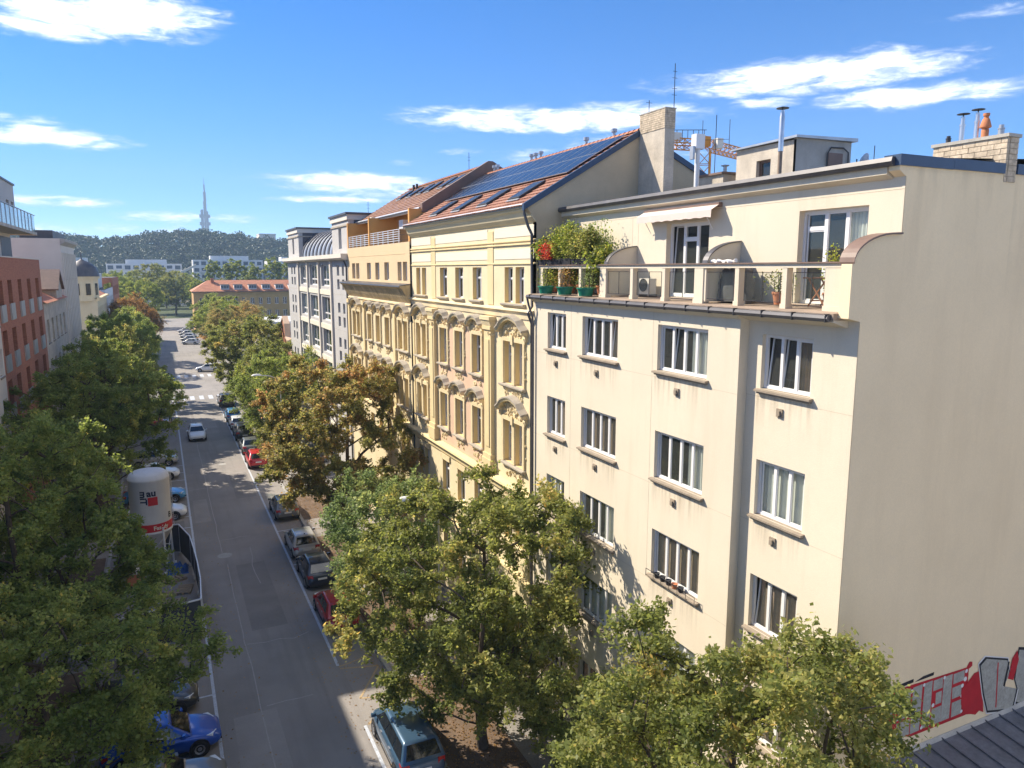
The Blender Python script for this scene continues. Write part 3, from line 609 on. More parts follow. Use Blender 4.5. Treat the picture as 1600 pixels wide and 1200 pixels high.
L1 = [(19.79, 7.69), (20.03, 7.84), (21.01, 7.56), (21.15, 7.16), (20.97, 6.78), (21.6, 6.54), (21.49, 5.95), (20.33, 6.2), (20.07, 6.79)]
def blow(pts, k):
    cx = sum(p[0] for p in pts) / len(pts); cz = sum(p[1] for p in pts) / len(pts)
    return [(cx + (x - cx) * k, cz + (z - cz) * k) for x, z in pts]
gp(blow(L1, 1.13), 'g_white', 4); gp(blow(L1, 1.08), 'g_black', 5); gp(L1, 'g_grey', 6)
gp([(20.55, 7.6), (20.6, 7.6), (20.72, 6.2), (20.67, 6.2)], 'g_red', 7); gp([(21.05, 7.5), (21.13, 7.5), (21.02, 6.75), (20.93, 6.8)], 'g_black', 7)
L2 = [(21.55, 7.75), (22.3, 7.55), (22.9, 6.9), (22.5, 6.05), (21.91, 5.98), (21.6, 6.15), (21.66, 6.54), (21.5, 6.85)]
gp(blow(L2, 1.09), 'g_black', 2); gp(L2, 'g_grey', 3); gp([(21.45, 7.76), (21.57, 7.45), (21.41, 6.85), (21.14, 6.96), (21.25, 7.56)], 'g_red', 4)
gp([(15.99, 7.86), (17.03, 7.90), (17.02, 8.0), (16.55, 7.98)], 'g_black', 0); gp([(17.06, 7.89), (17.82, 7.90), (17.83, 7.99), (17.4, 7.98)], 'g_black', 0)
# awning over the terrace door
A = thing('awning', 'half folded pale fabric awning above the glazed terrace door', 'awning', F.P(Y1 - 19.3, SX - .1, 20.3))
cs = MB(); F.box(cs, Y1 - 21.2, Y1 - 17.45, SX - .15, SX - .004, 20.34, 20.46); cs.build('cassette', 'brown_metal', A)
fb = MB(); n = 46
for i in range(n):
    ua = Y1 - 21.2 + (3.75) * i / n; ub = Y1 - 21.2 + 3.75 * (i + 1) / n
    za = 19.98 + .03 * abs(math.sin(i * .55)); zb = 19.98 + .03 * abs(math.sin((i + 1) * .55))
    fb.poly([F.P(ua, SX - .14, 20.40), F.P(ub, SX - .14, 20.40), F.P(ub, SX - .42, 20.24), F.P(ua, SX - .42, 20.24)])
    fb.poly([F.P(ua, SX - .42, 20.24), F.P(ub, SX - .42, 20.24), F.P(ub, SX - .43, zb + .03), F.P(ua, SX - .43, za + .03)])
fb.build('canopy', 'awning', A)
for u in (Y1 - 20.9, Y1 - 17.8): MB().tube([F.P(u, SX - .05, 19.7), F.P(u, SX - .4, 20.22)], .012, 5).build('arm', 'white_metal', A)

# ================================================================== roofscape of the cream house
C = thing('chimney_stack', 'low brick chimney stack with pots, flush with the blind end wall', 'chimney', (18.9, 12.45, 20.9))
def brick_stack(root, x0, x1, y0, y1, z0, z1, bl, bh, seed, faces='wn'):
    MB().box(x0 + .012, x1 - .012, y0 + .012, y1 - .012, z0, z1).build('core', 'mortar', root)
    rb = random.Random(seed); nz = int(round((z1 - z0) / bh)); hh = (z1 - z0) / nz
    meshes = {}
    def piece(sx, sy):
        k = (round(sx, 3), round(sy, 3))
        if k not in meshes: meshes[k] = MB().box(-sx / 2, sx / 2, -sy / 2, sy / 2, 0, hh - .014).mesh('brick', 'clay_brick')
        return meshes[k]
    base = Vector(root.location)
    for r in range(nz):
        z = z0 + r * hh + .007
        n = max(1, int(round((y1 - y0) / bl))); L = (y1 - y0) / n; off = (r % 2) * .5
        for i in range(n + (1 if off else 0)):
            a = max(0, (i - off) * L); b = min(y1 - y0, (i + 1 - off) * L)
            if b - a < .05: continue
            link('brick', piece(.1, b - a - .014), root, Vector((x0 + .05 + rb.uniform(-.007, .003), y0 + (a + b) / 2, z)) - base)
        n = max(1, int(round((x1 - x0 - .1) / bl))); L = (x1 - x0 - .1) / n
        for i in range(n + (1 if off and n > 1 else 0)):
            o2 = off if n > 1 else 0
            a = max(0, (i - o2) * L); b = min(x1 - x0 - .1, (i + 1 - o2) * L)
            if b - a < .05: continue
            link('brick', piece(b - a - .014, .1), root, Vector((x0 + .1 + (a + b) / 2, y0 + .05 + rb.uniform(-.007, .003), z)) - base)
brick_stack(C, 18.68, 19.12, 11.48, 13.4, 20.6, 21.66, .3, .125, 5)
MB().box(18.64, 19.16, 11.44, 13.44, 21.66, 21.74).build('cap', 'concrete', C)
for nm, y, r, h, ma, pr_ in (('flue', 12.8, .06, .62, 'steel', None), ('flue', 12.42, .06, .66, 'steel', None), ('flue', 11.8, .07, .26, 'zinc', None), ('flue', 13.15, .06, .2, 'dark_metal', None)):
    f = MB().lathe([(0, 0), (r, 0), (r, h * .62), (r * 1.18, h * .62), (r * 1.18, h * .7), (r * .8, h * .7), (r * .8, h), (0, h)], (18.9, y, 21.74), 12); f.build(nm, ma, C, smooth=True)
    if h > .5: MB().lathe([(0, 0), (.15, 0), (.15, .015), (0, .03)], (18.9, y, 21.74 + h + .06), 12).lathe([(.015, -.1), (.015, .02)], (18.9, y, 21.74 + h + .05), 6).build('rain_cap', 'dark_metal', C)
MB().lathe([(0, 0), (.085, 0), (.085, .2), (.07, .23), (.13, .26), (.13, .29), (.08, .46), (.055, .48), (.055, .53), (.075, .54), (.075, .6), (0, .61)], (18.9, 12.2, 21.74), 14).build('clay_pot', 'terracotta', C, smooth=True)

T = thing('lift_house', 'weathered plaster lift house with small window on the flat roof', 'roof house', (20, 19.4, 21))
w = MB(); LF = Fac(20.0, 22.3, -math.pi / 2)
LF.wall(w, 0, 2.9, 20.8, 22.9, [(1.05, 1.75, 21.75, 22.4)], .14); w.poly([(20, 22.3, 20.8), (22.65, 22.3, 20.8), (22.65, 22.3, 23.1), (20, 22.3, 22.9)]); w.build('wall', 'old_plaster', T)
w = MB(); w.hexa([(20.0, 19.4, 20.8), (22.65, 19.4, 20.8), (22.65, 19.5, 20.8), (20.0, 19.5, 20.8), (20, 19.4, 22.96), (22.65, 19.4, 22.96), (22.65, 19.5, 22.96), (20, 19.5, 22.96)]); w.poly([(22.65, 19.4, 20.8), (22.65, 22.3, 20.8), (22.65, 22.3, 23), (22.65, 19.4, 23)]); w.build('side_wall', 'concrete', T)
window(LF, T, 1.05, 1.75, 21.75, 22.4, .14, n=1, frame='brown_metal', bar=.05)
MB().hexa([(19.85, 19.25, 22.94), (22.8, 19.25, 22.98), (22.8, 22.5, 22.98), (19.85, 22.5, 22.9), (19.85, 19.25, 23.02), (22.8, 19.25, 23.1), (22.8, 22.5, 23.06), (19.85, 22.5, 22.96)]).build('roof', 'zinc', T)
dd = MB().box(21.5, 22.2, 19.35, 19.398, 21.0, 22.55); dd.build('door', 'brown_metal', T)
pipe('cable', [(21.42, 19.36, 21.2), (21.42, 19.34, 22.5), (21.6, 19.34, 22.72), (22.2, 19.34, 22.74), (22.45, 19.34, 22.6), (22.5, 19.34, 21.2)], .025, 'dark_metal', T, 6)
lp = MB().lathe([(0, -.1), (.08, -.06), (.1, 0), (.08, .07), (0, .1)], (22.5, 19.22, 22.15), 10); lp.build('lamp', 'wood_frame', T, smooth=True)
D = thing('satellite_dish', 'white satellite dish on a mast at the corner of the lift house', 'dish', (22.85, 19.3, 21.2))
MB().tube([(22.85, 19.3, 21), (22.85, 19.3, 22.4)], .025, 6).build('mast', 'dark_metal', D)
dm = MB().lathe([(0, 0), (.15, .015), (.27, .05), (.34, .09), (.33, .1), (.25, .065), (0, .02)], (0, 0, 0), 18); rot = Matrix.Rotation(R(105), 4, 'Y') @ Matrix.Rotation(0.4, 4, 'X')
dm.v = [tuple(Vector((22.95, 19.2, 22.3)) + rot @ Vector(v)) for v in dm.v]; dm.build('reflector', 'white_metal', D, smooth=True)
MB().tube([(22.95, 19.2, 22.15), (23.3, 18.95, 22.3)], .012, 5).build('feed_arm', 'dark_metal', D)
def antenna(label, x, y, z0, h, bars, d=(1, 0)):
    a = thing('roof_antenna', label, 'antenna', (x, y, z0)); MB().tube([(x, y, z0), (x, y, z0 + h)], .016, 5).build('mast', 'dark_metal', a)
    for zb, l in bars: MB().tube([(x - l * d[0], y - l * d[1], z0 + zb), (x + l * d[0], y + l * d[1], z0 + zb)], .009, 4).build('element', 'dark_metal', a)
    return a
antenna('thin mast aerial beside the satellite dish', 23.6, 19.2, 21, 1.9, [(1.2, .25)])
fl = thing('metal_flue', 'tall silver flue pipe with rain cap in front of the lift house', 'flue', (18.5, 18.6, 21))
MB().lathe([(.07, 0), (.07, 1.3), (.065, 1.3)], (18.5, 18.6, 21), 12).build('lower_pipe', 'rusty', fl, smooth=True)
MB().lathe([(.085, 1.28), (.085, 2.35), (.07, 2.4), (.07, 2.55)], (18.5, 18.6, 21), 12).build('upper_pipe', 'steel', fl, smooth=True)
MB().lathe([(0, 2.68), (.2, 2.63), (.2, 2.61), (.02, 2.63), (.02, 2.5)], (18.5, 18.6, 21), 12).build('rain_cap', 'dark_metal', fl)
lw = thing('roof_parapet_wall', 'low whitish brick wall on the flat roof in front of the lift house', 'wall', (18.8, 20, 21))
brick_stack(lw, 18.7, 18.95, 18.7, 22.4, 20.95, 21.42, .3, .12, 8); MB().box(18.66, 19.0, 18.66, 22.44, 21.42, 21.47).build('coping', 'concrete', lw)
wp = thing('white_mast', 'white post carrying boxed antennas above the gable', 'mast', (19.2, 23.6, 21))
MB().tube([(19.2, 23.6, 20.9), (19.2, 23.6, 23.2)], .1, 10).build('post', 'white_metal', wp, smooth=True); MB().box(19.0, 19.42, 23.45, 23.75, 23.1, 23.65).build('box', 'white_metal', wp)
MB().box(18.9, 19.0, 23.5, 23.7, 22.7, 23.2).build('unit', 'zinc', wp)
ra = antenna('forked roof aerial standing behind the white mast', 21.6, 25.4, 21.3, 3.6, [(2.6, .55)], (.8, -.6))
for dx in (-.44, .44): MB().tube([(21.6 + dx, 25.4 - dx * .75, 23.5), (21.6 + dx, 25.4 - dx * .75, 24.7)], .012, 4).build('element', 'dark_metal', ra)
sh = thing('plaster_shed', 'small crumbling plaster shed low on the roof beside the lift house', 'shed', (20.2, 23.6, 21))
MB().box(20, 21.6, 23.0, 24.4, 20.9, 22.15).build('wall', 'old_plaster', sh); MB().box(19.9, 21.7, 22.9, 24.5, 22.15, 22.23).build('roof', 'brown_metal', sh)
MB().lathe([(.07, 0), (.07, .3), (.16, .32), (.16, .35), (0, .38)], (20.6, 23.6, 22.23), 10).build('vent_pipe', 'zinc', sh)

# ================================================================== low neighbour with the seamed metal roof
N_ = thing('metal_roofed_annex', 'low annex with dark standing seam metal roof under the graffiti', 'annex', (20, 5, 0))
MB().box(16.4, 40, -12, 11.3, 0, 2.2).build('wall', 'old_plaster', N_)
sr = MB().hexa([(16.2, -12, 2.2), (40, -12, 2.2), (40, 11.46, 5.7), (16.2, 11.46, 5.7), (16.2, -12, 2.45), (40, -12, 2.45), (40, 11.46, 5.95), (16.2, 11.46, 5.95)]); sr.build('roof', 'seam_roof', N_)
for i in range(36):
    x = 16.45 + i * .62; q = MB().hexa([(x, -11.9, 2.46), (x + .03, -11.9, 2.46), (x + .03, 11.44, 5.945), (x, 11.44, 5.945), (x, -11.9, 2.51), (x + .03, -11.9, 2.51), (x + .03, 11.44, 5.995), (x, 11.44, 5.995)]); q.build('standing_seam', 'seam_roof', N_)
MB().hexa([(16.2, 11.40, 5.945), (40, 11.40, 5.945), (40, 11.49, 5.96), (16.2, 11.49, 5.96), (16.2, 11.46, 6.02), (40, 11.46, 6.02), (40, 11.492, 6.03), (16.2, 11.492, 6.03)]).build('flashing', 'concrete', N_)

# ================================================================== YELLOW HOUSE WITH SOLAR PANELS
def gable_roof(root, x_e, z_e, x_r, z_r, x_b, z_b, y0, y1, ma, rowh=.34, thick=.10, name='roof_tiles'):
    """front slope as stepped tile courses, plain rear slope"""
    n = int(math.hypot(x_r - x_e, z_r - z_e) / rowh); m = MB(); ny = int((y1 - y0) / .5)
    dx = (x_r - x_e) / n; dz = (z_r - z_e) / n; nx, nz = -dz / math.hypot(dx, dz), dx / math.hypot(dx, dz)
    rt = random.Random(3)
    for k in range(n):
        a0 = (x_e + dx * k, z_e + dz * k); a1 = (x_e + dx * (k + 1.04), z_e + dz * (k + 1.04))
        for i in range(ny):
            ya = y0 + (y1 - y0) * i / ny; yb = y0 + (y1 - y0) * (i + 1) / ny; t = .035 + rt.uniform(0, .012)
            m.poly([(a0[0] + nx * t, ya, a0[1] + nz * t), (a0[0] + nx * t, yb, a0[1] + nz * t), (a1[0], yb, a1[1]), (a1[0], ya, a1[1])])
            m.poly([(a0[0] + nx * t, ya, a0[1] + nz * t), (a0[0], ya, a0[1]), (a0[0], yb, a0[1]), (a0[0] + nx * t, yb, a0[1] + nz * t)])
    m.poly([(x_r, y0, z_r), (x_r, y1, z_r), (x_b, y1, z_b), (x_b, y0, z_b)])
    o = m.build(name, ma, root); 
    # ridge tiles
    r = MB(); yy = y0
    while yy < y1:
        ye = min(yy + .38, y1)
        for q in range(6):
            a, b = math.pi * q / 6, math.pi * (q + 1) / 6
            r.poly([(x_r + .13 * math.cos(a), yy, z_r + .02 + .12 * math.sin(a)), (x_r + .13 * math.cos(b), yy, z_r + .02 + .12 * math.sin(b)), (x_r + .115 * math.cos(b), ye, z_r + .0 + .105 * math.sin(b)), (x_r + .115 * math.cos(a), ye, z_r + .0 + .105 * math.sin(a))])
        yy += .36
    r.build('ridge_tiles', 'tile_orange', root); return o

def hood(mb_stone, mb_lump, fac, uc, w, z, out=.34, arch=.5, flip=0):
    """swept window hood: metal-capped curved cornice on scrolls, with stucco relief under it"""
    n = 10; pts = []
    for i in range(n + 1):
        t = -1 + 2 * i / n; zz = z + arch * (1 - abs(t) ** 1.7) - .10 * (abs(t) > .75)
        pts.append((uc + t * w / 2, zz))
    for (ua, za), (ub, zb) in zip(pts, pts[1:]):
        mb_stone.hexa([fac.P(ua, -out, za), fac.P(ub, -out, zb), fac.P(ub, 0, zb + .03), fac.P(ua, 0, za + .03), fac.P(ua, -out, za + .07), fac.P(ub, -out, zb + .07), fac.P(ub, 0, zb + .13), fac.P(ua, 0, za + .13)])
        mb_lump.hexa([fac.P(ua, -out * .8, za - .13), fac.P(ub, -out * .8, zb - .13), fac.P(ub, 0, zb - .16), fac.P(ua, 0, za - .16), fac.P(ua, -out * .94, za - .001), fac.P(ub, -out * .94, zb - .001), fac.P(ub, 0, zb - .001), fac.P(ua, 0, za - .001)])
    for sgn in (-1, 1):
        u = uc + sgn * (w / 2 - .12); fac.prof(mb_lump, [(0, z - .5), (-.1, z - .48), (-.16, z - .35), (-.12, z - .25), (-.24, z - .16), (-.26, z - .08), (0, z - .08)], u - .1, u + .1)
def lumps(mb, fac, u0, u1, z0, z1, n, rng, r=(.05, .11), out=.08, keep=None):
    for _ in range(n):
        u = rng.uniform(u0, u1); z = rng.uniform(z0, z1)
        if keep and not keep(u, z): continue
        rr_ = rng.uniform(*r); k = 6; o = rng.uniform(.5, 1) * out; c0 = rng.uniform(0, 6.28)
        ring = [fac.P(u + rr_ * math.cos(c0 + 6.283 * i / k) * rng.uniform(.7, 1.2), 0, z + rr_ * 1.25 * math.sin(c0 + 6.283 * i / k) * rng.uniform(.7, 1.2)) for i in range(k)]
        ring2 = [fac.P(u + .55 * rr_ * math.cos(c0 + 6.283 * i / k), -o, z + .6 * rr_ * math.sin(c0 + 6.283 * i / k)) for i in range(k)]
        i0 = len(mb.v); mb.v += ring + ring2; mb.f.append(tuple(i0 + k + i for i in range(k)))
        for i in range(k): mb.f.append((i0 + i, i0 + (i + 1) % k, i0 + k + (i + 1) % k, i0 + k + i))

def ornate_bay(fac, root, ua, ub, z0, z1, double, rng, surround='stucco', arch=.42, frame='wood_frame', rich=True, apron=True):
    """surround, hood, relief, sill and the window(s) of one opening group"""
    uc = (ua + ub) / 2; w = ub - ua; lm = MB(); st = MB()
    for a, b, c, d in ((ua - .17, ua, z0, z1 + .02), (ub, ub + .17, z0, z1 + .02), (ua - .22, ub + .22, z1 + .02, z1 + .2)): fac.box(lm, a, b, -.09, 0, c, d)
    if double: fac.box(lm, uc - .13, uc + .13, -.07, -.001, z0 + .002, z1 + .019); fac.box(lm, uc - .1, uc + .1, -.15, -.09, z1 - .1, z1 + .3)
    hood(st, lm, fac, uc, w + (.8 if double else .7), z1 + .62, .36, arch)
    lumps(lm, fac, ua - .1, ub + .1, z1 + .2, z1 + .62 + arch * .8, 60 if double else 36, rng, (.05, .12), .12, keep=lambda u, z: z < z1 + .5 + arch * (1 - (2 * abs(u - uc) / (w + .6)) ** 2))
    lumps(lm, fac, ua - .24, ua - .12, z0 + .3, z1, 7, rng, (.04, .07)); lumps(lm, fac, ub + .12, ub + .24, z0 + .3, z1, 7, rng, (.04, .07))
    if apron: lumps(lm, fac, ua + .05, ub - .05, z0 - .62, z0 - .16, 26 if double else 16, rng, (.06, .11), .1)
    lm.build('window_surround', surround, root); st.build('window_hood', 'stone', root)
    sm = MB(); fac.prof(sm, [(.2, z0), (-.22, z0 - .03), (-.22, z0 - .09), (-.1, z0 - .17), (0, z0 - .17), (0, z0 - .02)], ua - .25, ub + .25); sm.build('window_ledge', 'stone', root)

Y = thing('ornate_yellow_house', 'ornate yellow stucco house with rose panel and solar panels on its tiled roof', 'house', (FX, 35, 0))
YA, YB = 26.8, 43.2
F1 = Fac(FX + .1, YB, -math.pi / 2)
def U(y): return YB - y
colsA = [(U(42.3), U(40.5), 2), (U(38.2), U(37.1), 1), (U(35.9), U(34.8), 1), (U(33.55), U(32.45), 1), (U(29.85), U(27.9), 2)]
rowsA = [(17.05, 18.6), (13.46, 15.35), (9.86, 11.78), (6.2, 8.0), (1.2, 3.9)]
def split(a, b, n): return [(a, b)] if n == 1 else [(a, (a + b) / 2 - .14), ((a + b) / 2 + .14, b)]
opsA = [(p, q, c, d) for a, b, n in colsA for c, d in rowsA for p, q in split(a, b, n)]
wl = MB(); rv = []; F1.wall(wl, 0, YB - YA, 0, 20.4, opsA, .2, rev=rv); wl.build('front_wall', 'pale_yellow', Y); [q.build('window_reveal', 'reveal', Y) for q in rv]
rngA = random.Random(21)
for a, b, n in colsA:
    for ri, (c, d) in enumerate(rowsA):
        for p, q in split(a, b, n): window(F1, Y, p, q, c, d, .2, n=2, transom=.68, frame='pvc', bar=.05, curtain=rngA.choice([None, None, 'curtain:l', 'curtain']))
        if 0 < ri < 3: ornate_bay(F1, Y, a, b, c, d, n == 2, rngA, arch=.5 if n == 2 else .3)
        elif ri == 0:
            m = MB(); F1.prof(m, [(.2, c), (-.16, c - .02), (-.16, c - .08), (-.06, c - .16), (0, c - .16), (0, c - .02)], a - .18, b + .18); m.build('window_ledge', 'stone', Y)
        elif ri == 3:
            m = MB(); F1.box(m, a - .15, b + .15, -.08, 0, d, d + .3); F1.box(m, a - .15, b + .15, -.14, 0, c - .14, c); m.build('window_surround', 'stucco', Y)
# rose field behind the three middle windows: pieces between the openings
rz = MB(); F1.wall(rz, U(38.62), U(31.95), 9.0, 16.1, [o for o in opsA if 8 < o[2] < 16], .01, d=-.012); rz.build('rose_panel', 'rose', Y)
for ya, yb in ((39.72, 38.68), (31.88, 30.85)):
    m = MB(); ua, ub = U(ya), U(yb); F1.box(m, ua + .12, ub - .12, -.20, 0, 9.6, 15.75); F1.box(m, ua + .28, ub - .28, -.24, -.20, 10.2, 15.3)
    F1.box(m, ua, ub, -.30, 0, 8.95, 9.6); F1.box(m, ua + .05, ub - .05, -.26, 0, 9.6, 9.85); F1.box(m, ua + .05, ub - .05, -.27, 0, 15.75, 15.9); m.build('pilaster', 'yellow', Y)
    cpt = MB(); F1.box(cpt, ua - .06, ub + .06, -.36, 0, 16.2, 16.36); F1.prof(cpt, [(0, 15.9), (-.24, 15.9), (-.33, 16.2), (0, 16.2)], ua + .02, ub - .02); lumps(cpt, F1, ua + .1, ub - .1, 15.3, 15.85, 8, rngA, (.06, .1), .3); cpt.build('capital', 'stucco', Y)
    pt = MB(); F1.box(pt, ua + .2, ub - .2, -.03, 0, 16.9, 20.2); pt.build('strip', 'yellow', Y)
for u in (.12, YB - YA - .42):
    m = MB(); F1.box(m, u, u + .3, -.05, 0, 9.0, 16.2); m.build('corner_strip', 'yellow', Y)
def cornice(name, fac, root, u0, u1, pts, ma): m = MB(); fac.prof(m, pts, u0, u1); return m.build(name, ma, root)
W1 = YB - YA
cornice('string_course', F1, Y, 0, W1, [(0, 16.85), (-.17, 16.8), (-.19, 16.74), (-.08, 16.66), (-.05, 16.42), (0, 16.42)], 'pale_yellow')
cornice('string_course', F1, Y, 0, W1, [(0, 8.95), (-.30, 8.88), (-.32, 8.78), (-.14, 8.64), (-.1, 8.4), (0, 8.4)], 'yellow')
cornice('string_course', F1, Y, 0, W1, [(0, 4.95), (-.2, 4.9), (-.2, 4.8), (0, 4.66)], 'yellow')
cornice('crown_cornice', F1, Y, 0, W1, [(0, 21.0), (-.36, 20.98), (-.38, 20.88), (-.28, 20.78), (-.2, 20.58), (-.08, 20.44), (0, 20.38)], 'pale_yellow')
for z0, z1 in ((19.87, 20.30), (18.94, 19.36)):
    for ua, ub in ((.15, U(39.6)), (U(38.8), U(31.7)), (U(30.9), W1 - .2)):
        m = MB(); F1.box(m, ua, ub, -.02, 0, z0, z1); m.build('white_panel', 'white_band', Y)
for z in (19.52, 19.66): cornice('thin_moulding', F1, Y, 0, W1, [(0, z), (-.07, z), (-.07, z + .05), (0, z + .08)], 'yellow')
for z in (18.72,): cornice('thin_moulding', F1, Y, 0, W1, [(0, z), (-.05, z), (-.05, z + .05), (0, z + .07)], 'yellow')
cornice('gutter', F1, Y, -.0, W1 + .05, [(-.32, 21.14), (-.47, 21.12), (-.51, 21.04), (-.47, 20.96), (-.41, 20.95), (-.37, 20.99)], 'zinc')
pipe('downpipe', [F1.P(W1 - .25, -.44, 20.97), F1.P(W1 - .22, -.44, 20.7), F1.P(W1 - .15, -.3, 20.2), F1.P(W1 - .12, -.15, 19.9), F1.P(W1 - .12, -.13, 17.0), F1.P(W1 - .1, -.33, 16.75), F1.P(W1 - .1, -.15, 16.3), F1.P(W1 - .1, -.13, .3)], .06, 'gutter', Y)
gable_roof(Y, FX - .42, 21.02, 18.75, 24.25, 25.0, 21.4, YA + .02, YB - .15, 'tile_red')
# end gable above the cream house
gb = MB(); gp_ = [(FX + .1, 17.4), (FX + .1, 20.4), (FX - .35, 20.95), (18.75, 24.16), (25, 21.3), (25, 17.4)]
gb.prism(gp_, lambda p: (p[0], YA, p[1]), lambda p: (p[0], YA + .3, p[1])); gb.build('end_gable', 'gable', Y)
vg = MB()
for (xa, za), (xb, zb) in (((FX - .5, 20.98), (18.75, 24.22)), ((18.75, 24.22), (25.1, 21.32))):
    vg.hexa([(xa, YA - .06, za - .16), (xb, YA - .06, zb - .16), (xb, YA + .1, zb - .16), (xa, YA + .1, za - .16), (xa, YA - .06, za + .10), (xb, YA - .06, zb + .10), (xb, YA + .1, zb + .10), (xa, YA + .1, za + .10)])
vg.build('verge_flashing', 'blue_flash', Y)
rwall = MB(); rwall.poly([(25, YA, 0), (25, YB, 0), (25, YB, 21.4), (25, YA, 21.4)]); rwall.poly([(FX + .1, YA, 0), (25, YA, 0), (25, YA, 17.4), (FX + .1, YA, 17.4)]); rwall.poly([(FX + .1, YB, 0), (25, YB, 0), (25, YB, 21), (FX + .1, YB, 21)]); rwall.build('rear_wall', 'old_plaster', Y)
# solar panels on the upper half of the slope
sx, sz = (18.75 - (FX - .42)), (24.25 - 21.02); SL = math.hypot(sx, sz); ux, uz = sx / SL, sz / SL
def slope(t, h): return (FX - .42 + ux * t - uz * h, 21.02 + uz * t + ux * h)
def slab(mb, t0, t1, y0, y1, h0, h1):
    c = []
    for h in (h0, h1):
        for (t, y) in ((t0, y0), (t1, y0), (t1, y1), (t0, y1)): x, z = slope(t, h); c.append((x, y, z))
    return mb.hexa(c)
for i in range(15):
    for k in range(2):
        y0 = YA + .55 + i * 1.03; t0 = 2.62 + k * 1.70
        if k == 0 and i > 13: continue
        p = slab(MB(), t0, t0 + 1.67, y0, y0 + 1.0, .10, .135).build('solar_panel', 'alu', Y)
        slab(MB(), t0 + .025, t0 + 1.645, y0 + .025, y0 + .975, .136, .139).build('cell_face', 'solar', p, local=True)
def skylight(root, fn, t, y, w, l):
    m = MB(); fn(m, t, t + l, y, y + w, .05, .13); o = m.build('skylight', 'dark_metal', root)
    q = MB(); fn(q, t + .08, t + l - .08, y + .08, y + w - .08, .131, .136); q.build('skylight_pane', 'roof_glass', o, local=True)
    fr = MB(); fn(fr, t - .12, t, y - .05, y + w + .05, .045, .075); fr.build('flashing', 'zinc', o, local=True); return o
for y in (28.6, 32.0, 35.4, 38.8): skylight(Y, slab, .75, y, 1.1, 1.5)
for y in (42.4, 41.9, 37.4, 36.9, 36.3, 31.6, 29.2):
    x, z = 18.5, 24.2
    h = .62
    MB().lathe([(.07, 0), (.07, h), (.14, h), (.14, h + .14), (0, h + .16)], (x + .5, y, z - .2), 10).build('roof_vent', 'zinc', Y, smooth=True)
CH = thing('plastered_chimney', 'tall plastered chimney with bare brick head against the gable', 'chimney', (18.95, 25.9, 21))
MB().box(18.7, 19.18, 25.05, 26.79, 20.9, 24.1).build('shaft', 'old_plaster', CH)
brick_stack(CH, 18.68, 19.2, 25.03, 26.78, 24.1, 24.86, .3, .085, 9)
MB().box(18.66, 19.22, 25.01, 26.80, 24.86, 24.9).build('cap', 'concrete', CH)
antenna('tall thin aerial rising from the plastered chimney', 19.15, 25.1, 24.9, 1.7, [(.5, .12), (.75, .12), (1.15, .12), (1.4, .1)])
antenna('small aerial standing on the chimney head', 18.8, 26.3, 24.95, .45, [(.35, .15)])

# ================================================================== PEACH-TOPPED YELLOW HOUSE
P2 = thing('peach_topped_house', 'yellow stucco house with plain peach attic storey and railed loggia', 'house', (FX, 51, 0))
YC, YD = 43.2, 59.4
F2 = Fac(FX, YD, -math.pi / 2)
def V(y): return YD - y
colsB = [(V(57.95), V(55.65), 2), (V(53.4), V(52.3), 1), (V(51.1), V(50.05), 1), (V(48.8), V(47.7), 1), (V(45.75), V(43.75), 2)]
rowsB = [(17.8, 18.97), (13.46, 15.3), (9.86, 11.7), (6.2, 8.0), (1.2, 3.9)]
opsB = [(p, q, c, d) for a, b, n in colsB for c, d in rowsB for p, q in split(a, b, n)]
wl = MB(); rv = []; F2.wall(wl, 0, YD - YC, 0, 17.2, opsB, .2, rev=rv); wl.build('front_wall', 'pale_yellow', P2); [q.build('window_reveal', 'reveal', P2) for q in rv]
wl = MB(); F2.wall(wl, 0, YD - YC, 17.2, 20.15, opsB, .2); wl.build('attic_wall', 'peach', P2)
for a, b, n in colsB:
    for ri, (c, d) in enumerate(rowsB):
        for p, q in split(a, b, n): window(F2, P2, p, q, c, d, .2, n=2 if ri else 1, transom=.68 if ri else None, frame='pvc', bar=.05, curtain=rngA.choice([None, None, 'curtain:l', 'curtain']))
        if 0 < ri < 3: ornate_bay(F2, P2, a, b, c, d, n == 2, rngA, arch=.42 if n == 2 else .25)
W2 = YD - YC
for u in (V(54.6), V(46.7), .1):
    m = MB(); F2.box(m, u - .0, u + .45, -.14, 0, 9.0, 15.9); F2.box(m, u - .06, u + .51, -.22, 0, 15.9, 16.2); F2.box(m, u - .06, u + .51, -.22, 0, 8.96, 9.5); m.build('pilaster', 'yellow', P2)
cornice('main_cornice', F2, P2, 0, W2, [(0, 17.58), (-.66, 17.5), (-.68, 17.42), (-.52, 17.3), (-.22, 16.75), (-.08, 16.55), (0, 16.5)], 'dirty_cornice')
mo = MB()
for i in range(34): u = .12 + i * .475; F2.prof(mo, [(-.2, 16.8), (-.26, 16.8), (-.5, 17.24), (-.44, 17.28)], u, u + .2)
mo.build('cornice_brackets', 'dirty_cornice', P2)
cornice('cornice_flashing', F2, P2, -.05, W2, [(0, 17.64), (-.7, 17.53), (-.72, 17.44), (-.69, 17.45), (-.68, 17.51), (0, 17.6)], 'gutter')
cornice('string_course', F2, P2, 0, W2, [(0, 8.95), (-.24, 8.88), (-.26, 8.78), (-.1, 8.6), (0, 8.4)], 'yellow')
cornice('thin_moulding', F2, P2, 0, W2, [(0, 16.3), (-.08, 16.3), (-.08, 16.36), (0, 16.4)], 'stucco')
cornice('thin_moulding', F2, P2, .3, W2 - 1, [(0, 19.45), (-.015, 19.45), (-.015, 19.47), (0, 19.47)], 'peach')
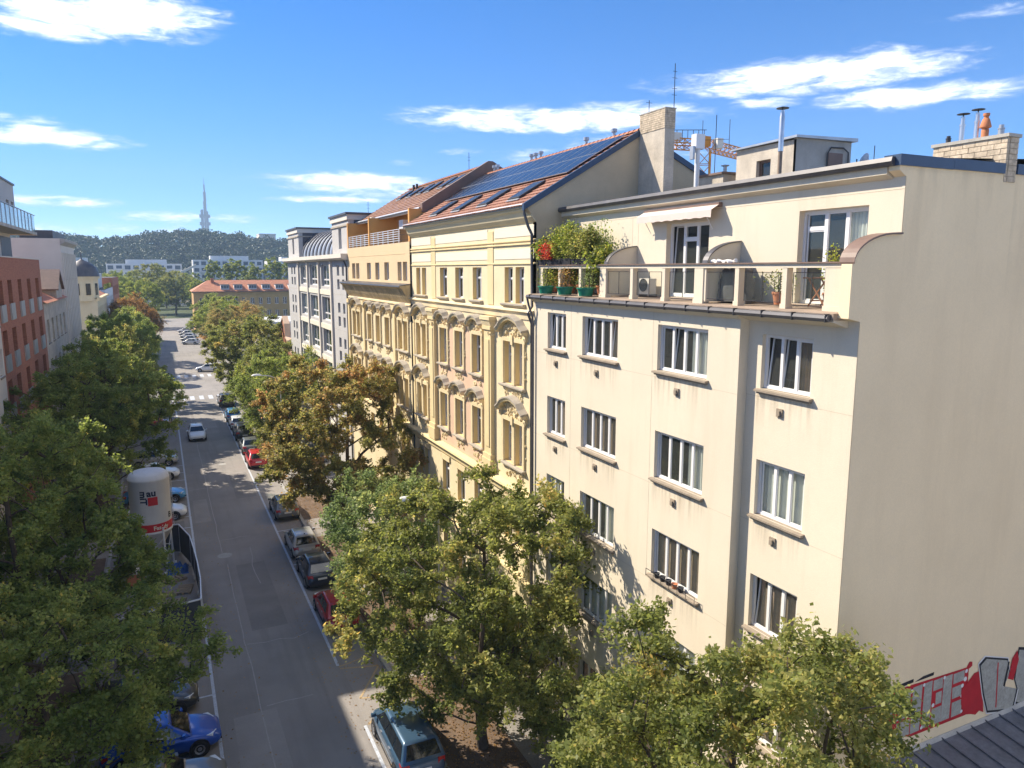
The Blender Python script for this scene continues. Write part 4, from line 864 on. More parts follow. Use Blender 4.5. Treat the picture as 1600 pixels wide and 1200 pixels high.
# loggia floor, rail, back wall, party walls
MB().box(FX + .002, FX + 2.4, YC, YD, 19.95, 20.16).build('loggia_floor', 'deck', P2)
bw = MB(); FB = Fac(FX + 2.1, YD, -math.pi / 2); dops = [(3.3, 5.2, 20.17, 22.0), (9.6, 10.7, 20.17, 22.0)]; FB.wall(bw, 0, W2, 20.1, 22.6, dops, .12); bw.build('loggia_wall', 'orange_wall', P2)
for a, b, c, d in dops: window(FB, P2, a, b, c, d, .1, n=2, name='loggia_door', curtain='curtain')
for y0, y1, nm in ((YD - .25, YD, 'party_wall'), (52.6, 52.85, 'loggia_pier'), (YC + .0, YC + .25, 'party_wall')): MB().box(FX + .02, FX + 2.2, y0, y1, 20.16, 22.1).build(nm, 'orange_wall', P2)
MB().box(FX + .3, FX + .6, 52.9, 53.3, 20.16, 22.2).build('white_pier', 'white_band', P2)
rl = MB()
for z in np.linspace(20.28, 20.98, 6): F2.box(rl, .3, W2 - 2.2, .08, .11, z, z + .035)
for i in range(12): u = .35 + i * 1.22; F2.box(rl, u, u + .05, .06, .13, 20.16, 21.02)
rl.build('railing', 'white_metal', P2)
rl = MB()
for z in np.linspace(20.28, 20.98, 3): F2.box(rl, W2 - 2.2, W2 - .1, .09, .105, z, z + .015)
for i in range(9): u = W2 - 2.1 + i * .24; F2.box(rl, u, u + .015, .09, .105, 20.16, 21.0)
rl.build('thin_railing', 'dark_metal', P2)
gable_roof(P2, FX + .9, 22.2, 18.9, 24.85, 25, 21.6, YC + .2, YD - .0, 'tile_brown')
cornice('eaves_board', F2, P2, .0, W2 - .2, [(.95, 22.2), (.8, 22.17), (.8, 22.02), (1.2, 22.06)], 'white_metal')
cornice('gutter', F2, P2, -.05, W2 - .2, [(.9, 22.24), (.72, 22.22), (.68, 22.14), (.74, 22.06), (.82, 22.06)], 'zinc')
fp = [(FX + .8, 21.9), (FX + .8, 22.42), (18.9, 25.12), (19.2, 25.12), (25, 21.9)]
MB().prism(fp, lambda p: (p[0], YC - .14, p[1]), lambda p: (p[0], YC + .24, p[1])).build('fire_wall', 'brown_metal', P2)
ac = MB().box(FX + 1.3, FX + 1.65, 48.6, 49.5, 21.2, 21.8); ac.build('air_conditioner', 'white_metal', P2)
ux2, uz2 = (18.9 - FX - .9), 2.65; L2_ = math.hypot(ux2, uz2); ux2 /= L2_; uz2 /= L2_
def slab2(mb, t0, t1, y0, y1, h0, h1):
    c = []
    for h in (h0, h1):
        for (t, y) in ((t0, y0), (t1, y0), (t1, y1), (t0, y1)): c.append((FX + .9 + ux2 * t - uz2 * h, y, 22.2 + uz2 * t + ux2 * h))
    return mb.hexa(c)
for y in (44.6, 46.4, 49.0, 50.8, 53.2, 55.6): skylight(P2, slab2, 2.9, y, 1.0, 1.3)
for y in (56.2, 57.0): MB().lathe([(.1, 0), (.1, .55), (0, .55)], (18.6, y, 24.5), 8).build('roof_vent', 'dark_metal', P2)
MB().poly([(25, YC, 0), (25, YD, 0), (25, YD, 21.6), (25, YC, 21.6)]).poly([(FX, YD, 0), (25, YD, 0), (25, YD, 21.6), (FX, YD, 17)]).build('rear_wall', 'old_plaster', P2)
antenna('short aerial on the brown tiled ridge', 19.0, 46.5, 24.8, 1.3, [(1.0, .12), (.8, .1)])

# ================================================================== GREY OFFICE BLOCK
O = thing('grey_office_block', 'grey modern block with corner turrets and a ribbed barrel roof', 'building', (FX, 74, 0))
YE, YF = 59.4, 89.6; F3 = Fac(FX, YF, -math.pi / 2); W3 = YF - YE
def Q(y): return YF - y
big = [(Q(81.3), Q(77.5)), (Q(76.1), Q(71.9)), (Q(70.3), Q(66.4))]
rws = [(16.98, 18.93), (13.85, 16.02), (10.9, 13.06), (7.9, 10.1), (4.9, 7.0), (1.0, 4.0)]
sm = [(Q(87.3), Q(86.4)), (Q(85.5), Q(84.6)), (Q(63.5), Q(62.6)), (Q(61.6), Q(60.8))]
opsC = [(a, b, c, d) for a, b in big for c, d in rws] + [(a, b, c + k, c + k + .85) for a, b in sm for c, d in rws[:5] for k in (-.15, 1.0)]
wl = MB(); F3.wall(wl, 0, W3, 0, 19.4, opsC, .22); wl.build('front_wall', 'grey_stucco', O)
for a, b in big:
    for c, d in rws: window(F3, O, a, b, c, d, .22, n=3, transom=.3, frame='pvc', glass='teal_glass', bar=.09, curtain=rngA.choice([None, 'curtain', None]))
for a, b in sm:
    for c, d in rws[:5]:
        for k in (-.15, 1.0): window(F3, O, a, b, c + k, c + k + .85, .22, n=1, frame='white_metal', bar=.05)
for y in (82.2, 76.8, 71.1, 65.6): m = MB(); F3.box(m, Q(y) - .22, Q(y) + .22, -.18, 0, .1, 19.2); m.build('pier', 'pale_grey', O)
for c, d in rws[:5]: m = MB(); F3.box(m, Q(82.0) + .003, Q(65.8) - .003, -.08, 0, c - .75, c - .3); m.build('spandrel_band', 'white_band', O)
j = MB()
for z in (16.4, 13.4, 10.4, 7.4):
    for ua, ub in ((0, Q(82.5)), (Q(65.3), W3)): F3.box(j, ua, ub, -.006, 0, z, z + .03)
j.build('joint', 'concrete', O)
cornice('cornice', F3, O, -.4, W3 + .05, [(0, 19.75), (-.55, 19.75), (-.55, 19.42), (-.4, 19.3), (0, 19.25)], 'pale_grey')
for ya, yb in ((59.4, 65.6), (82.6, 89.6)):
    ua, ub = Q(yb), Q(ya); tw = MB(); F3.wall(tw, ua, ub, 19.75, 22.4, [((ua + ub) / 2 - .55, (ua + ub) / 2 + .55, 20.2, 21.9)], .2, d=.15)
    for yy in (ya, yb): tw.poly([F3.P(Q(yy), .15, 19.75), F3.P(Q(yy), 7, 19.75), F3.P(Q(yy), 7, 22.4), F3.P(Q(yy), .15, 22.4)])
    tw.build('turret_wall', 'grey_stucco', O)
    window(F3, O, (ua + ub) / 2 - .55, (ua + ub) / 2 + .55, 20.2, 21.9, .35, n=2, frame='white_metal')
    m = MB(); F3.box(m, ua - .1, ub + .1, .02, 7.1, 22.4, 22.82); m.build('turret_parapet', 'pale_grey', O)
    m = MB(); F3.box(m, ua - .22, ub + .22, -.1, 7.2, 22.82, 22.98); m.build('turret_cap', 'gutter', O)
    m = MB(); F3.box(m, ua - .06, ub + .06, .06, 7.0, 21.95, 22.08); m.build('turret_band', 'stone', O)
    m = MB(); F3.box(m, ub - .001, ub + .02, .6, 6.9, 21.0, 22.4); m.build('dark_cladding', 'gutter', O)
vt = MB(); rib = []
cx, cz, rx, rz_ = FX + 3.6, 19.75, 3.2, 2.75; ya_, yb_ = 65.62, 82.58
pf = [(cx - rx * math.cos(R(t)), cz + rz_ * math.sin(R(t))) for t in range(0, 91, 6)] + [(FX + 8, cz + rz_)]
for (xa, za), (xb, zb) in zip(pf, pf[1:]): vt.poly([(xa, ya_, za), (xa, yb_, za), (xb, yb_, zb), (xb, ya_, zb)])
vt.build('barrel_roof', 'zinc', O, smooth=True)
for k in range(9):
    y = 66.3 + k * 1.9; m = MB()
    for (xa, za), (xb, zb) in zip(pf, pf[1:]): m.hexa([(xa, y, za - .02), (xb, y, zb - .02), (xb, y + .62, zb - .02), (xa, y + .62, za - .02), (xa - .07, y, za + .07), (xb - .07, y, zb + .1), (xb - .07, y + .62, zb + .1), (xa - .07, y + .62, za + .07)])
    m.build('roof_rib', 'gutter', O)
MB().poly([(FX, YF, 0), (25, YF, 0), (25, YF, 19.7), (FX, YF, 19.7)]).poly([(FX, YE + .01, 0), (25, YE + .01, 0), (25, YE + .01, 19.7), (FX, YE + .01, 19.7)]).poly([(25, YE, 0), (25, YF, 0), (25, YF, 22.5), (25, YE, 22.5)]).poly([(FX, YE, 19.74), (FX, YF, 19.74), (25, YF, 19.74), (25, YE, 19.74)]).build('rear_wall', 'grey_stucco', O)
pipe('downpipe', [F3.P(W3 - .1, -.3, 19.2), F3.P(W3 - .1, -.1, 18.7), F3.P(W3 - .1, -.1, .2)], .07, 'gutter', O)
antenna('slim aerial on the grey turret cap', FX + 3, 64, 22.98, 1.3, [(1.0, .18), (.7, .12)])
# ================================================================== SHADED ROW ON THE LEFT
def plain_house(name, label, y0, y1, h, wall, cols, rows, depth=.2, back=12, frame='pvc', n=2, x=LX, roof='roof_felt', sillm=('sill', .1, .08, .08, .2), win=True, cat='building', transom=.7):
    o = thing(name, label, cat, (x, (y0 + y1) / 2, 0)); f = Fac(x, y0, math.pi / 2)      # u = Y - y0
    ops = [(a, b, c, d) for a, b in cols for c, d in rows]
    w = MB(); f.wall(w, 0, y1 - y0, 0, h, ops, depth); w.build('front_wall', wall, o)
    e = MB()
    for y in (y0, y1): e.poly([(x, y, 0), (x - back, y, 0), (x - back, y, h), (x, y, h)])
    e.poly([(x - back, y0, 0), (x - back, y1, 0), (x - back, y1, h), (x - back, y0, h)]); e.build('end_wall', wall, o)
    MB().box(x - back, x - .004, y0 + .004, y1 - .004, h - .1, h - .02).build('roof', roof, o)
    if win:
        for a, b, c, d in ops: window(f, o, a, b, c, d, depth, n=n, frame=frame, transom=transom, sill=sillm, bar=.06, curtain=rngA.choice([None, None, 'curtain']))
    return o, f
# near building, mostly beside the frame: it throws the shade over the carriageway
nb, f = plain_house('pale_plaster_house', 'pale grey plaster house, nearest on the shaded side', 6, 59.0, 19.6, 'pale_grey', [(1.6 + i * 3.1, 3.0 + i * 3.1) for i in range(17)], [(1.2, 3.2), (4.9, 6.7), (8.2, 10.0), (11.5, 13.3), (14.8, 16.6)])
m = MB(); f.prof(m, [(0, 19.9), (-.4, 19.85), (-.4, 19.6), (0, 19.3)], 0, 52.9); m.build('cornice', 'pale_grey', nb)
# red brick house with tall dark windows and grey balcony screens
rb, f = plain_house('red_brick_house', 'red brick house with tall recessed windows and grey screen balconies', 59.0, 80.0, 19.35, 'brick_red', [(.5, 2.2), (4.1, 5.8), (8.4, 10.1), (12.9, 14.7), (17.5, 19.5)], [(14.9, 17.75), (11.5, 14.35), (8.1, 10.95), (4.7, 7.5)], frame='dark_metal', n=1, transom=.55, sillm=None, depth=.45)
for a, b in [(.5, 2.2), (4.1, 5.8), (8.4, 10.1), (12.9, 14.7), (17.5, 19.5)]:
    for z in (15.1, 11.7, 8.3, 4.9):
        m = MB(); f.box(m, a + .05, b - .05, -.12, -.09, z - .15, z + 1.0); o = m.build('balcony_screen', 'zinc', rb)
        q = MB(); f.box(q, a + .05, b - .05, -.09, 0, z - .2, z - .1); f.box(q, a + .05, a + .08, -.09, 0, z - .1, z + .98); f.box(q, b - .08, b - .05, -.09, 0, z - .1, z + .98); q.build('balcony_slab', 'concrete', o)
m = MB(); f.box(m, -.02, 21.02, -.05, .35, 19.35, 19.43); m.build('parapet_cap', 'pale_grey', rb)
# penthouse with a glazed balcony over the brick house
ph = thing('penthouse', 'grey penthouse with jutting glass balcony above the brick house', 'penthouse', (LX - 4, 70, 19.4))
MB().box(LX - 11, LX - 2.0, 55, 79.8, 19.44, 21.6).build('lower_wall', 'pale_grey', ph)
MB().box(LX - 11, LX - .1, 52, 81.4, 21.6, 21.85).build('balcony_slab', 'concrete', ph)
PF = Fac(LX - 1.5, 52, math.pi / 2); po = [(24.2, 25.6, 22.7, 24.4), (26.6, 27.8, 22.7, 24.4), (20, 21.6, 22.4, 24.4)]; w = MB(); PF.wall(w, 0, 28.5, 21.85, 25.9, po, .2); w.build('upper_wall', 'grey_stucco', ph)
for a, b, c, d in po: window(PF, ph, a, b, c, d, .2, n=2, frame='dark_metal')
MB().poly([(LX - 1.5, 80.5, 21.85), (LX - 11, 80.5, 21.85), (LX - 11, 80.5, 25.9), (LX - 1.5, 80.5, 25.9)]).poly([(LX - 1.5, 52, 25.9), (LX - 1.5, 80.5, 25.9), (LX - 11, 80.5, 25.9), (LX - 11, 52, 25.9)]).poly([(LX - 1.5, 52, 21.85), (LX - 11, 52, 21.85), (LX - 11, 52, 25.9), (LX - 1.5, 52, 25.9)]).build('upper_end', 'grey_stucco', ph)
m = MB(); PF.box(m, -.1, 28.6, -.12, .3, 25.9, 26.05); m.build('parapet_cap', 'gutter', ph)
MB().box(LX - 4.5, LX - 1.98, 75, 79.9, 19.5, 21.3).build('terrace_screen', 'gutter', ph)
for y in np.arange(54, 81, 1.8):
    MB().box(LX - .20, LX - .18, y + .04, min(y + 1.74, 81.3), 21.87, 23.3).build('glass_panel', 'clear_glass', ph)
    MB().box(LX - .23, LX - .15, y - .05, y + .03, 21.85, 23.4).build('glass_post', 'zinc', ph)
MB().box(LX - .24, LX - .14, 54, 81.35, 23.36, 23.41).build('handrail', 'zinc', ph)
for x in np.arange(LX - 5.2, LX - 1, 1.66): MB().box(x + .04, x + 1.6, 81.28, 81.30, 21.87, 23.3).build('glass_panel', 'clear_glass', ph); MB().box(x - .04, x + .04, 81.25, 81.33, 21.85, 23.4).build('glass_post', 'zinc', ph)
# lower tan house with small gable and red tile roof
tn, f = plain_house('tan_gabled_house', 'lower tan house with a gabled dormer and red tiles, beyond the brick house', 80.0, 98.0, 15.4, 'old_plaster', [(1.4 + i * 3.3, 2.9 + i * 3.3) for i in range(5)], [(11.6, 13.8), (7.8, 10.0), (4.4, 6.4)], frame='wood_frame')
m = MB(); m.poly([(LX + .3, 80, 15.4), (LX + .3, 98, 15.4), (LX - 5, 98, 18.2), (LX - 5, 80, 18.2)]); m.poly([(LX - 5, 80, 18.2), (LX - 5, 98, 18.2), (LX - 12, 98, 15), (LX - 12, 80, 15)]); m.build('roof_tiles', 'tile_orange', tn)
gd = [(-2.4, 15.3), (2.4, 15.3), (2.4, 16.6), (0, 18.3), (-2.4, 16.6)]
MB().prism(gd, lambda p: (LX + .04, 92.5 + p[0], p[1]), lambda p: (LX - 3.5, 92.5 + p[0], p[1])).build('gabled_dormer', 'old_plaster', tn)
for s_ in (-1, 1): MB().hexa([(LX + .3, 92.5 + s_ * 2.8, 16.35), (LX - 3.6, 92.5 + s_ * 2.8, 16.35), (LX - 3.6, 92.5, 18.36), (LX + .3, 92.5, 18.36), (LX + .3, 92.5 + s_ * 2.8, 16.5), (LX - 3.6, 92.5 + s_ * 2.8, 16.5), (LX - 3.6, 92.5, 18.52), (LX + .3, 92.5, 18.52)]).build('dormer_roof', 'brown_metal', tn)
MB().prism([(-8.9, 15.4), (-8.9, 17.1), (0, 17.1), (0, 15.4)], lambda p: (LX - 1.2 , 89.3 + p[0], p[1]), lambda p: (LX - 4, 89.3 + p[0], p[1])).build('attic_block', 'pale_yellow', tn)
# tall pale house with blank side wall
wh, f = plain_house('tall_grey_house', 'tall pale house with a blank side wall and many shaded window bays', 98.0, 112.5, 21.95, 'pale_grey', [(.8 + i * 1.75, 1.8 + i * 1.75) for i in range(8)], [(17.4, 19.6), (13.9, 16.1), (10.4, 12.6), (6.9, 9.1), (3.4, 5.6)], frame='pvc')
for i in range(9): m = MB(); f.box(m, .3 + i * 1.75, .65 + i * 1.75, -.16, 0, 2, 20.4); m.build('pilaster_strip', 'pale_grey', wh)
m = MB(); f.prof(m, [(0, 21.98), (-.5, 21.9), (-.5, 21.6), (0, 21.2)], -.1, 14.6); m.build('cornice', 'concrete', wh)
MB().box(LX - 4, LX - .8, 99.5, 112, 21.95, 22.9).build('roof_storey', 'gutter', wh)
# cream corner house with a dome across the side street
dm_, f = plain_house('domed_corner_house', 'cream corner house with a dark domed turret across the side street', 141, 166, 13.6, 'pale_yellow', [(1.2 + i * 2.4, 2.3 + i * 2.4) for i in range(10)], [(9.8, 12.2), (6.0, 8.4), (2.2, 4.6)], frame='wood_frame', x=LX + .3, back=14)
fe = Fac(LX - 13.7, 141 - .02, 0.0)
sw = MB(); so_ = [(a, a + 1.2, c, d) for a in (2.0, 5.2, 8.4, 11.6) for c, d in ((9.6, 12.0), (5.8, 8.2), (2, 4.4))]; fe.wall(sw, 0, 14.0, 0, 13.6, so_, .15); sw.build('side_wall', 'pale_yellow', dm_)
for a, b, c, d in so_: window(fe, dm_, a, b, c, d, .13, n=2, frame='wood_frame')
MB().lathe([(2.2, 13.3), (2.2, 17.0), (2.45, 17.0), (2.45, 17.35)], (LX - 1.6, 142.6, 0), 8).build('turret', 'pale_yellow', dm_)
MB().lathe([(2.5, 17.35), (2.4, 18.1), (2.05, 18.9), (1.3, 19.6), (.4, 20.0), (.12, 20.2), (.05, 21.2), (0, 21.3)], (LX - 1.6, 142.6, 0), 16).build('dome', 'gutter', dm_, smooth=True)
for a in range(8): 
    t = R(22.5 + 45 * a); c = Vector((LX - 1.6 + 2.06 * math.cos(t), 142.6 + 2.06 * math.sin(t), 0)); m = MB(); fx = Fac(c.x - .35 * math.cos(t + math.pi / 2), c.y - .35 * math.sin(t + math.pi / 2), t + math.pi / 2); fx.box(m, 0, .7, -.06, .1, 14.3, 16.2); m.build('turret_window', 'car_glass', dm_)
m = MB(); f.prof(m, [(0, 13.9), (-.5, 13.8), (-.5, 13.5), (0, 13.2)], -.4, 25); m.build('cornice', 'stucco', dm_)
MB().poly([(LX + .5, 145, 13.7), (LX + .5, 166, 13.7), (LX - 5, 166, 17), (LX - 5, 145, 17)]).build('roof_tiles', 'tile_orange', dm_)
wm, f = plain_house('white_modern_house', 'white modern house with glazed roof terrace beyond the dome', 167, 196, 14.5, 'far_white', [(1.5 + i * 3.5, 4 + i * 3.5) for i in range(8)], [(10.6, 12.8), (7.2, 9.4), (3.8, 6)], frame='dark_metal')
MB().box(LX - 9, LX - 2, 167.3, 195, 14.5, 17.6).build('penthouse_wall', 'far_white', wm)
for y in np.arange(167.5, 195, 2.2): MB().box(LX - .2, LX - .17, y, y + 2.1, 14.5, 15.6).build('glass_panel', 'clear_glass', wm)
bk2, f = plain_house('brown_brick_block', 'far brown brick block closing the shaded row', 197, 226, 16.6, 'brick_red', [(1.5 + i * 3.3, 3.4 + i * 3.3) for i in range(8)], [(12.4, 14.6), (8.8, 11), (5.2, 7.4)], frame='dark_metal', sillm=None)

# unseen house added behind the viewer: its sunlit front bounces light onto the end wall
nh = thing('unseen_bounce_house', 'unseen cream house across the annex yard, added to bounce sunlight', 'house', (24, -20, 0)); FN = Fac(36, -12.3, math.pi)
nops = [(1.5 + i * 2.9, 2.9 + i * 2.9, c, d) for i in range(7) for c, d in ((15.4, 17), (12, 13.6), (8.8, 10.4), (5.6, 7.2))]
w = MB(); FN.wall(w, 0, 22.2, 0, 20.5, nops, .2); w.build('front_wall', 'white_band', nh); MB().box(FX, 36, -34, -12.6, 0, 20.4).build('block', 'cream', nh)
for a, b, c, d in nops: window(FN, nh, a, b, c, d, .2, n=2, sill=sill, room=.25)
# ================================================================== BEYOND THE GREY BLOCK
lb = thing('low_brick_hall', 'low brick hall with curved stone coped gable past the grey block', 'hall', (FX + 8, 103, 0))
prf = [(0, 0), (0, 8.2), (2.4, 8.4), (3.2, 9.4), (4.6, 9.8), (5.0, 11.4), (6.6, 12.3), (8.2, 11.4), (8.6, 9.8), (10.0, 9.4), (10.8, 8.4), (13.2, 8.2), (13.2, 0)]
MB().prism(prf, lambda p: (FX + .6, 93 + p[0], p[1]), lambda p: (FX + 1.1, 93 + p[0], p[1])).build('street_gable', 'brick_red', lb)
cpm = MB()
for (a, za), (b, zb) in zip(prf[1:-1], prf[2:-1]): cpm.hexa([(FX + .48, 93 + a, za), (FX + 1.2, 93 + a, za), (FX + 1.2, 93 + b, zb), (FX + .48, 93 + b, zb), (FX + .48, 93 + a, za + .22), (FX + 1.2, 93 + a, za + .22), (FX + 1.2, 93 + b, zb + .22), (FX + .48, 93 + b, zb + .22)])
cpm.build('gable_coping', 'rose', lb)
MB().box(FX + 1.1, 46, 93, 106.2, 0, 7.6).build('wall', 'brick_red', lb)
MB().prism([(93, 7.6), (99.6, 10.4), (106.2, 7.6)], lambda p: (FX + 1.1, p[0], p[1]), lambda p: (46, p[0], p[1])).build('roof', 'seam_roof', lb)
MB().box(FX + 3, FX + 9, 96, 103, 9.6, 10.3).build('roof_light', 'zinc', lb)
fs = thing('flat_roofed_shed', 'pale flat roofed hall behind the brick gable', 'hall', (30, 150, 0))
MB().box(17, 52, 142, 158, 0, 8.6).build('wall', 'pale_grey', fs); MB().box(16.7, 52.3, 141.7, 158.3, 8.6, 8.95).build('roof', 'far_white', fs); MB().lathe([(0, 2.0), (1.4, .8), (2.2, 0)], (27, 148, 8.95), 4).build('roof_light', 'far_white', fs)

# long orange house with red roof and dormers
oh = thing('long_orange_house', 'long ochre house with red hipped roof and row of white dormers', 'house', (30, 235, 0))
fo = Fac(9.0, 235, 0.0); wops = [(1.6 + i * 2.35, 2.75 + i * 2.35, c, d) for i in range(20) for c, d in ((8.2, 10.2), (4.4, 6.4))]
w = MB(); fo.wall(w, 0, 50, 0, 12.1, wops, .2); w.poly([(9, 235, 0), (9, 249, 0), (9, 249, 12.1), (9, 235, 12.1)]); w.build('wall', 'far_orange', oh)
for a, b, c, d in wops: window(fo, oh, a, b, c, d, .18, n=2, frame='pvc', bar=.07)
MB().poly([(8.5, 234.5, 12.1), (59, 234.5, 12.1), (54, 242, 15.3), (13.5, 242, 15.3)]).poly([(8.5, 234.5, 12.1), (13.5, 242, 15.3), (8.5, 249.5, 12.1)]).poly([(8.5, 249.5, 12.1), (13.5, 242, 15.3), (54, 242, 15.3), (59, 249.5, 12.1)]).build('roof', 'tile_orange', oh)
m = MB(); fo.box(m, -.4, 50.2, -.45, 0, 11.85, 12.12); m.build('eaves', 'brown_metal', oh)
for x in (16.6, 20.3, 24.4, 28.3, 32.2, 36.1, 40.0, 44.0, 48):
    d = MB().box(x, x + 2.3, 235.6, 239, 12.6, 14.0).build('dormer', 'far_white', oh)
    for k in range(3): MB().box(x + .12 + k * .73, x + .75 + k * .73, 235.55, 235.6, 12.9, 13.8).build('dormer_pane', 'far_glass', d)
    MB().box(x - .15, x + 2.45, 235.3, 239.5, 14.0, 14.12).build('dormer_roof', 'brown_metal', d)
MB().box(14.2, 15.1, 240, 241, 13.8, 15.9).build('chimney', 'brick_red', oh)

# white apartment blocks at the foot of the hill
rgw = random.Random(8)
def white_block(label, x0, x1, y, z1, nx, nz, step=0):
    o = thing('white_apartment_block', label, 'building', ((x0 + x1) / 2, y, 0), group='white blocks below the wooded hill')
    MB().box(x0, x1, y, y + 14, 0, z1).build('wall', 'far_white', o)
    MB().box(x0 + (x1 - x0) * .25, x1 - (x1 - x0) * .2, y + 2, y + 12, z1, z1 + 2.2).build('set_back_storey', 'far_white', o)
    cw = (x1 - x0) / nx; ch = (z1 - 3) / nz
    wm_ = MB().box(0, cw * .66, -.05, .0, 0, ch * .55).mesh('window', 'far_glass'); bm_ = MB().box(0, cw * .7, -1.1, -.003, 0, .9).mesh('balcony', 'far_white')
    for i in range(nx):
        for k in range(nz):
            p = Vector((x0 + cw * (i + .17), y, 3 + ch * (k + .2)))
            link('window', wm_, o, p - Vector(o.location))
            if (i + k * 2) % 3 == 0: link('balcony', bm_, o, p - Vector(o.location) - Vector((0, .06, .5)))
    return o
white_block('white stepped apartment block left of the diagonal ramp, below the hill', -24, 12, 440, 21.5, 9, 5)
white_block('long white apartment block behind the poplars, below the hill', 17, 52, 425, 23.5, 10, 6)
white_block('white apartment block with dark windows at the right end below the hill', 54, 84, 420, 23.0, 8, 6)
white_block('small white block seen past the tall pale house roofs', -58, -30, 400, 24, 7, 5)
rp = thing('diagonal_ramp', 'pale inclined roof slope rising beside the white blocks', 'ramp', (6, 415, 0))
MB().hexa([(-6, 414, 8), (18, 414, 20), (18, 418, 20), (-6, 418, 8), (-6, 414, 9.2), (18, 414, 21.2), (18, 418, 21.2), (-6, 418, 9.2)]).build('slope', 'pale_grey', rp)
for x in (-2, 4, 10, 15): MB().box(x, x + .8, 415, 417, 0, 8.5 + (x + 6) * .5).build('post', 'pale_grey', rp)

# wooded hill
def hz(x, y):
    t = np.clip((y - 640) / 260.0, 0, 1); t = t * t * (3 - 2 * t)
    top = 44 + 5 * np.sin(x * .011 + .8) + 3.0 * np.sin(x * .037) - 0.012 * np.clip(x, 0, 400) + .03 * np.clip(-x - 40, 0, 200)
    return -1 + t * top
def hill():
    xs = np.linspace(-900, 1300, 90); ys = np.linspace(600, 1300, 30); m = MB()
    for y in ys:
        for x in xs: m.v.append((x, y, float(hz(x, y))))
    n = len(xs)
    for j in range(len(ys) - 1):
        for i in range(n - 1): a = j * n + i; m.f.append((a, a + 1, a + n + 1, a + n))
    struct('hill', m, 'hill_soil')
hill()
def leaf_mesh(name, ctr, size, tone, ma, up=0.35, seed=0, aspect=.62):
    """leaf-sized pointed quads round the centres"""
    rng = np.random.default_rng(seed); n = len(ctr)
    nrm = rng.normal(size=(n, 3)); nrm[:, 2] = np.abs(nrm[:, 2]) + up; nrm /= np.linalg.norm(nrm, axis=1)[:, None]
    a = rng.normal(size=(n, 3)); a -= nrm * np.sum(a * nrm, axis=1)[:, None]; a /= np.linalg.norm(a, axis=1)[:, None]
    b = np.cross(nrm, a); s = (size * rng.uniform(.65, 1.3, n))[:, None]
    v = np.empty((n, 4, 3)); v[:, 0] = ctr - a * s * .5; v[:, 1] = ctr + b * s * .5 * aspect - nrm * s * .06; v[:, 2] = ctr + a * s * .5; v[:, 3] = ctr - b * s * .5 * aspect - nrm * s * .06
    me = bpy.data.meshes.new(name); me.vertices.add(n * 4); me.vertices.foreach_set('co', v.astype(np.float32).ravel())
    me.loops.add(n * 4); me.loops.foreach_set('vertex_index', np.arange(n * 4, dtype=np.int32))
    me.polygons.add(n); me.polygons.foreach_set('loop_start', np.arange(0, n * 4, 4, dtype=np.int32)); me.polygons.foreach_set('loop_total', np.full(n, 4, dtype=np.int32))
    at = me.attributes.new('tone', 'FLOAT', 'FACE'); at.data.foreach_set('value', np.clip(tone, 0, 1).astype(np.float32))
    me.update(); me.materials.append(MATS[ma]); return me
def forest():
    rng = np.random.default_rng(5); C = []; T = []
    for _ in range(4200):
        y = 640 + 330 * rng.random() ** .8; x = rng.uniform(-420, 620); r = rng.uniform(3.0, 6.0); h = r * rng.uniform(1.1, 1.7)
        n = 100; d = rng.normal(size=(n, 3)); d /= np.linalg.norm(d, axis=1)[:, None]; d[:, 2] = np.abs(d[:, 2]) * 1.0 - .25
        q = d * np.array([r, r, h]) * rng.uniform(.75, 1.08, (n, 1)); C.append(q + np.array([x, y, float(hz(x, y)) + h * .75])); T.append(np.clip(rng.normal(rng.uniform(.15, .8), .14, n), 0, 1))
    o = link('forest', leaf_mesh('forest', np.concatenate(C), 1.8, np.concatenate(T), 'leaf_hill', seed=3, aspect=.9)); tag(o, 'dark woodland covering the hill below the television tower', 'forest', kind='stuff')
forest()

# television tower, far behind the hill
TT = thing('television_tower', 'slender grey television tower with pods on three tubes above the hill', 'tower', (150, 2600, 40))
TX, TY = 148, 2600
for dx, dy, r, h in ((-7.5, 0, 4.2, 205), (7.5, 3, 4.2, 200), (2, -7, 4.8, 232)): MB().lathe([(r, 30), (r, h), (r * .6, h + 3), (0, h + 3)], (TX + dx, TY + dy, 0), 14).build('tube', 'tower_grey', TT)
for z, hw in ((134, 15), (163, 13), (187, 13)):
    for dx, dy in ((-9, -3), (9, -3), (0, 8)): MB().box(TX + dx - hw * .52, TX + dx + hw * .52, TY + dy - 7, TY + dy + 7, z - 5, z + 5).build('pod', 'tower_grey', TT)
MB().lathe([(4.4, 232), (4.2, 262), (2.2, 264), (2.0, 285), (.8, 287), (.5, 306), (0, 307)], (TX + 3, TY - 7, 0), 10).build('antenna', 'tower_grey', TT)
MH = thing('concrete_memorial_hall', 'plain concrete block of a hall on the hill crest', 'hall', (135, 1020, 40))
MB().box(120, 140, 1000, 1030, 30, 62.5).build('wall', 'pale_grey', MH); MB().box(116, 121, 1002, 1028, 30, 58.5).build('annex', 'pale_grey', MH); MB().box(119.6, 140.4, 999.6, 1030.4, 62.5, 63.6).build('cornice', 'pale_grey', MH)
SP = thing('church_spire', 'tiny dark spire showing above the hill trees', 'spire', (98, 1060, 40)); MB().lathe([(1.6, 40), (1.6, 58), (1.9, 58), (.15, 68), (0, 70)], (98, 1060, 0), 6).build('spire', 'dark_metal', SP)

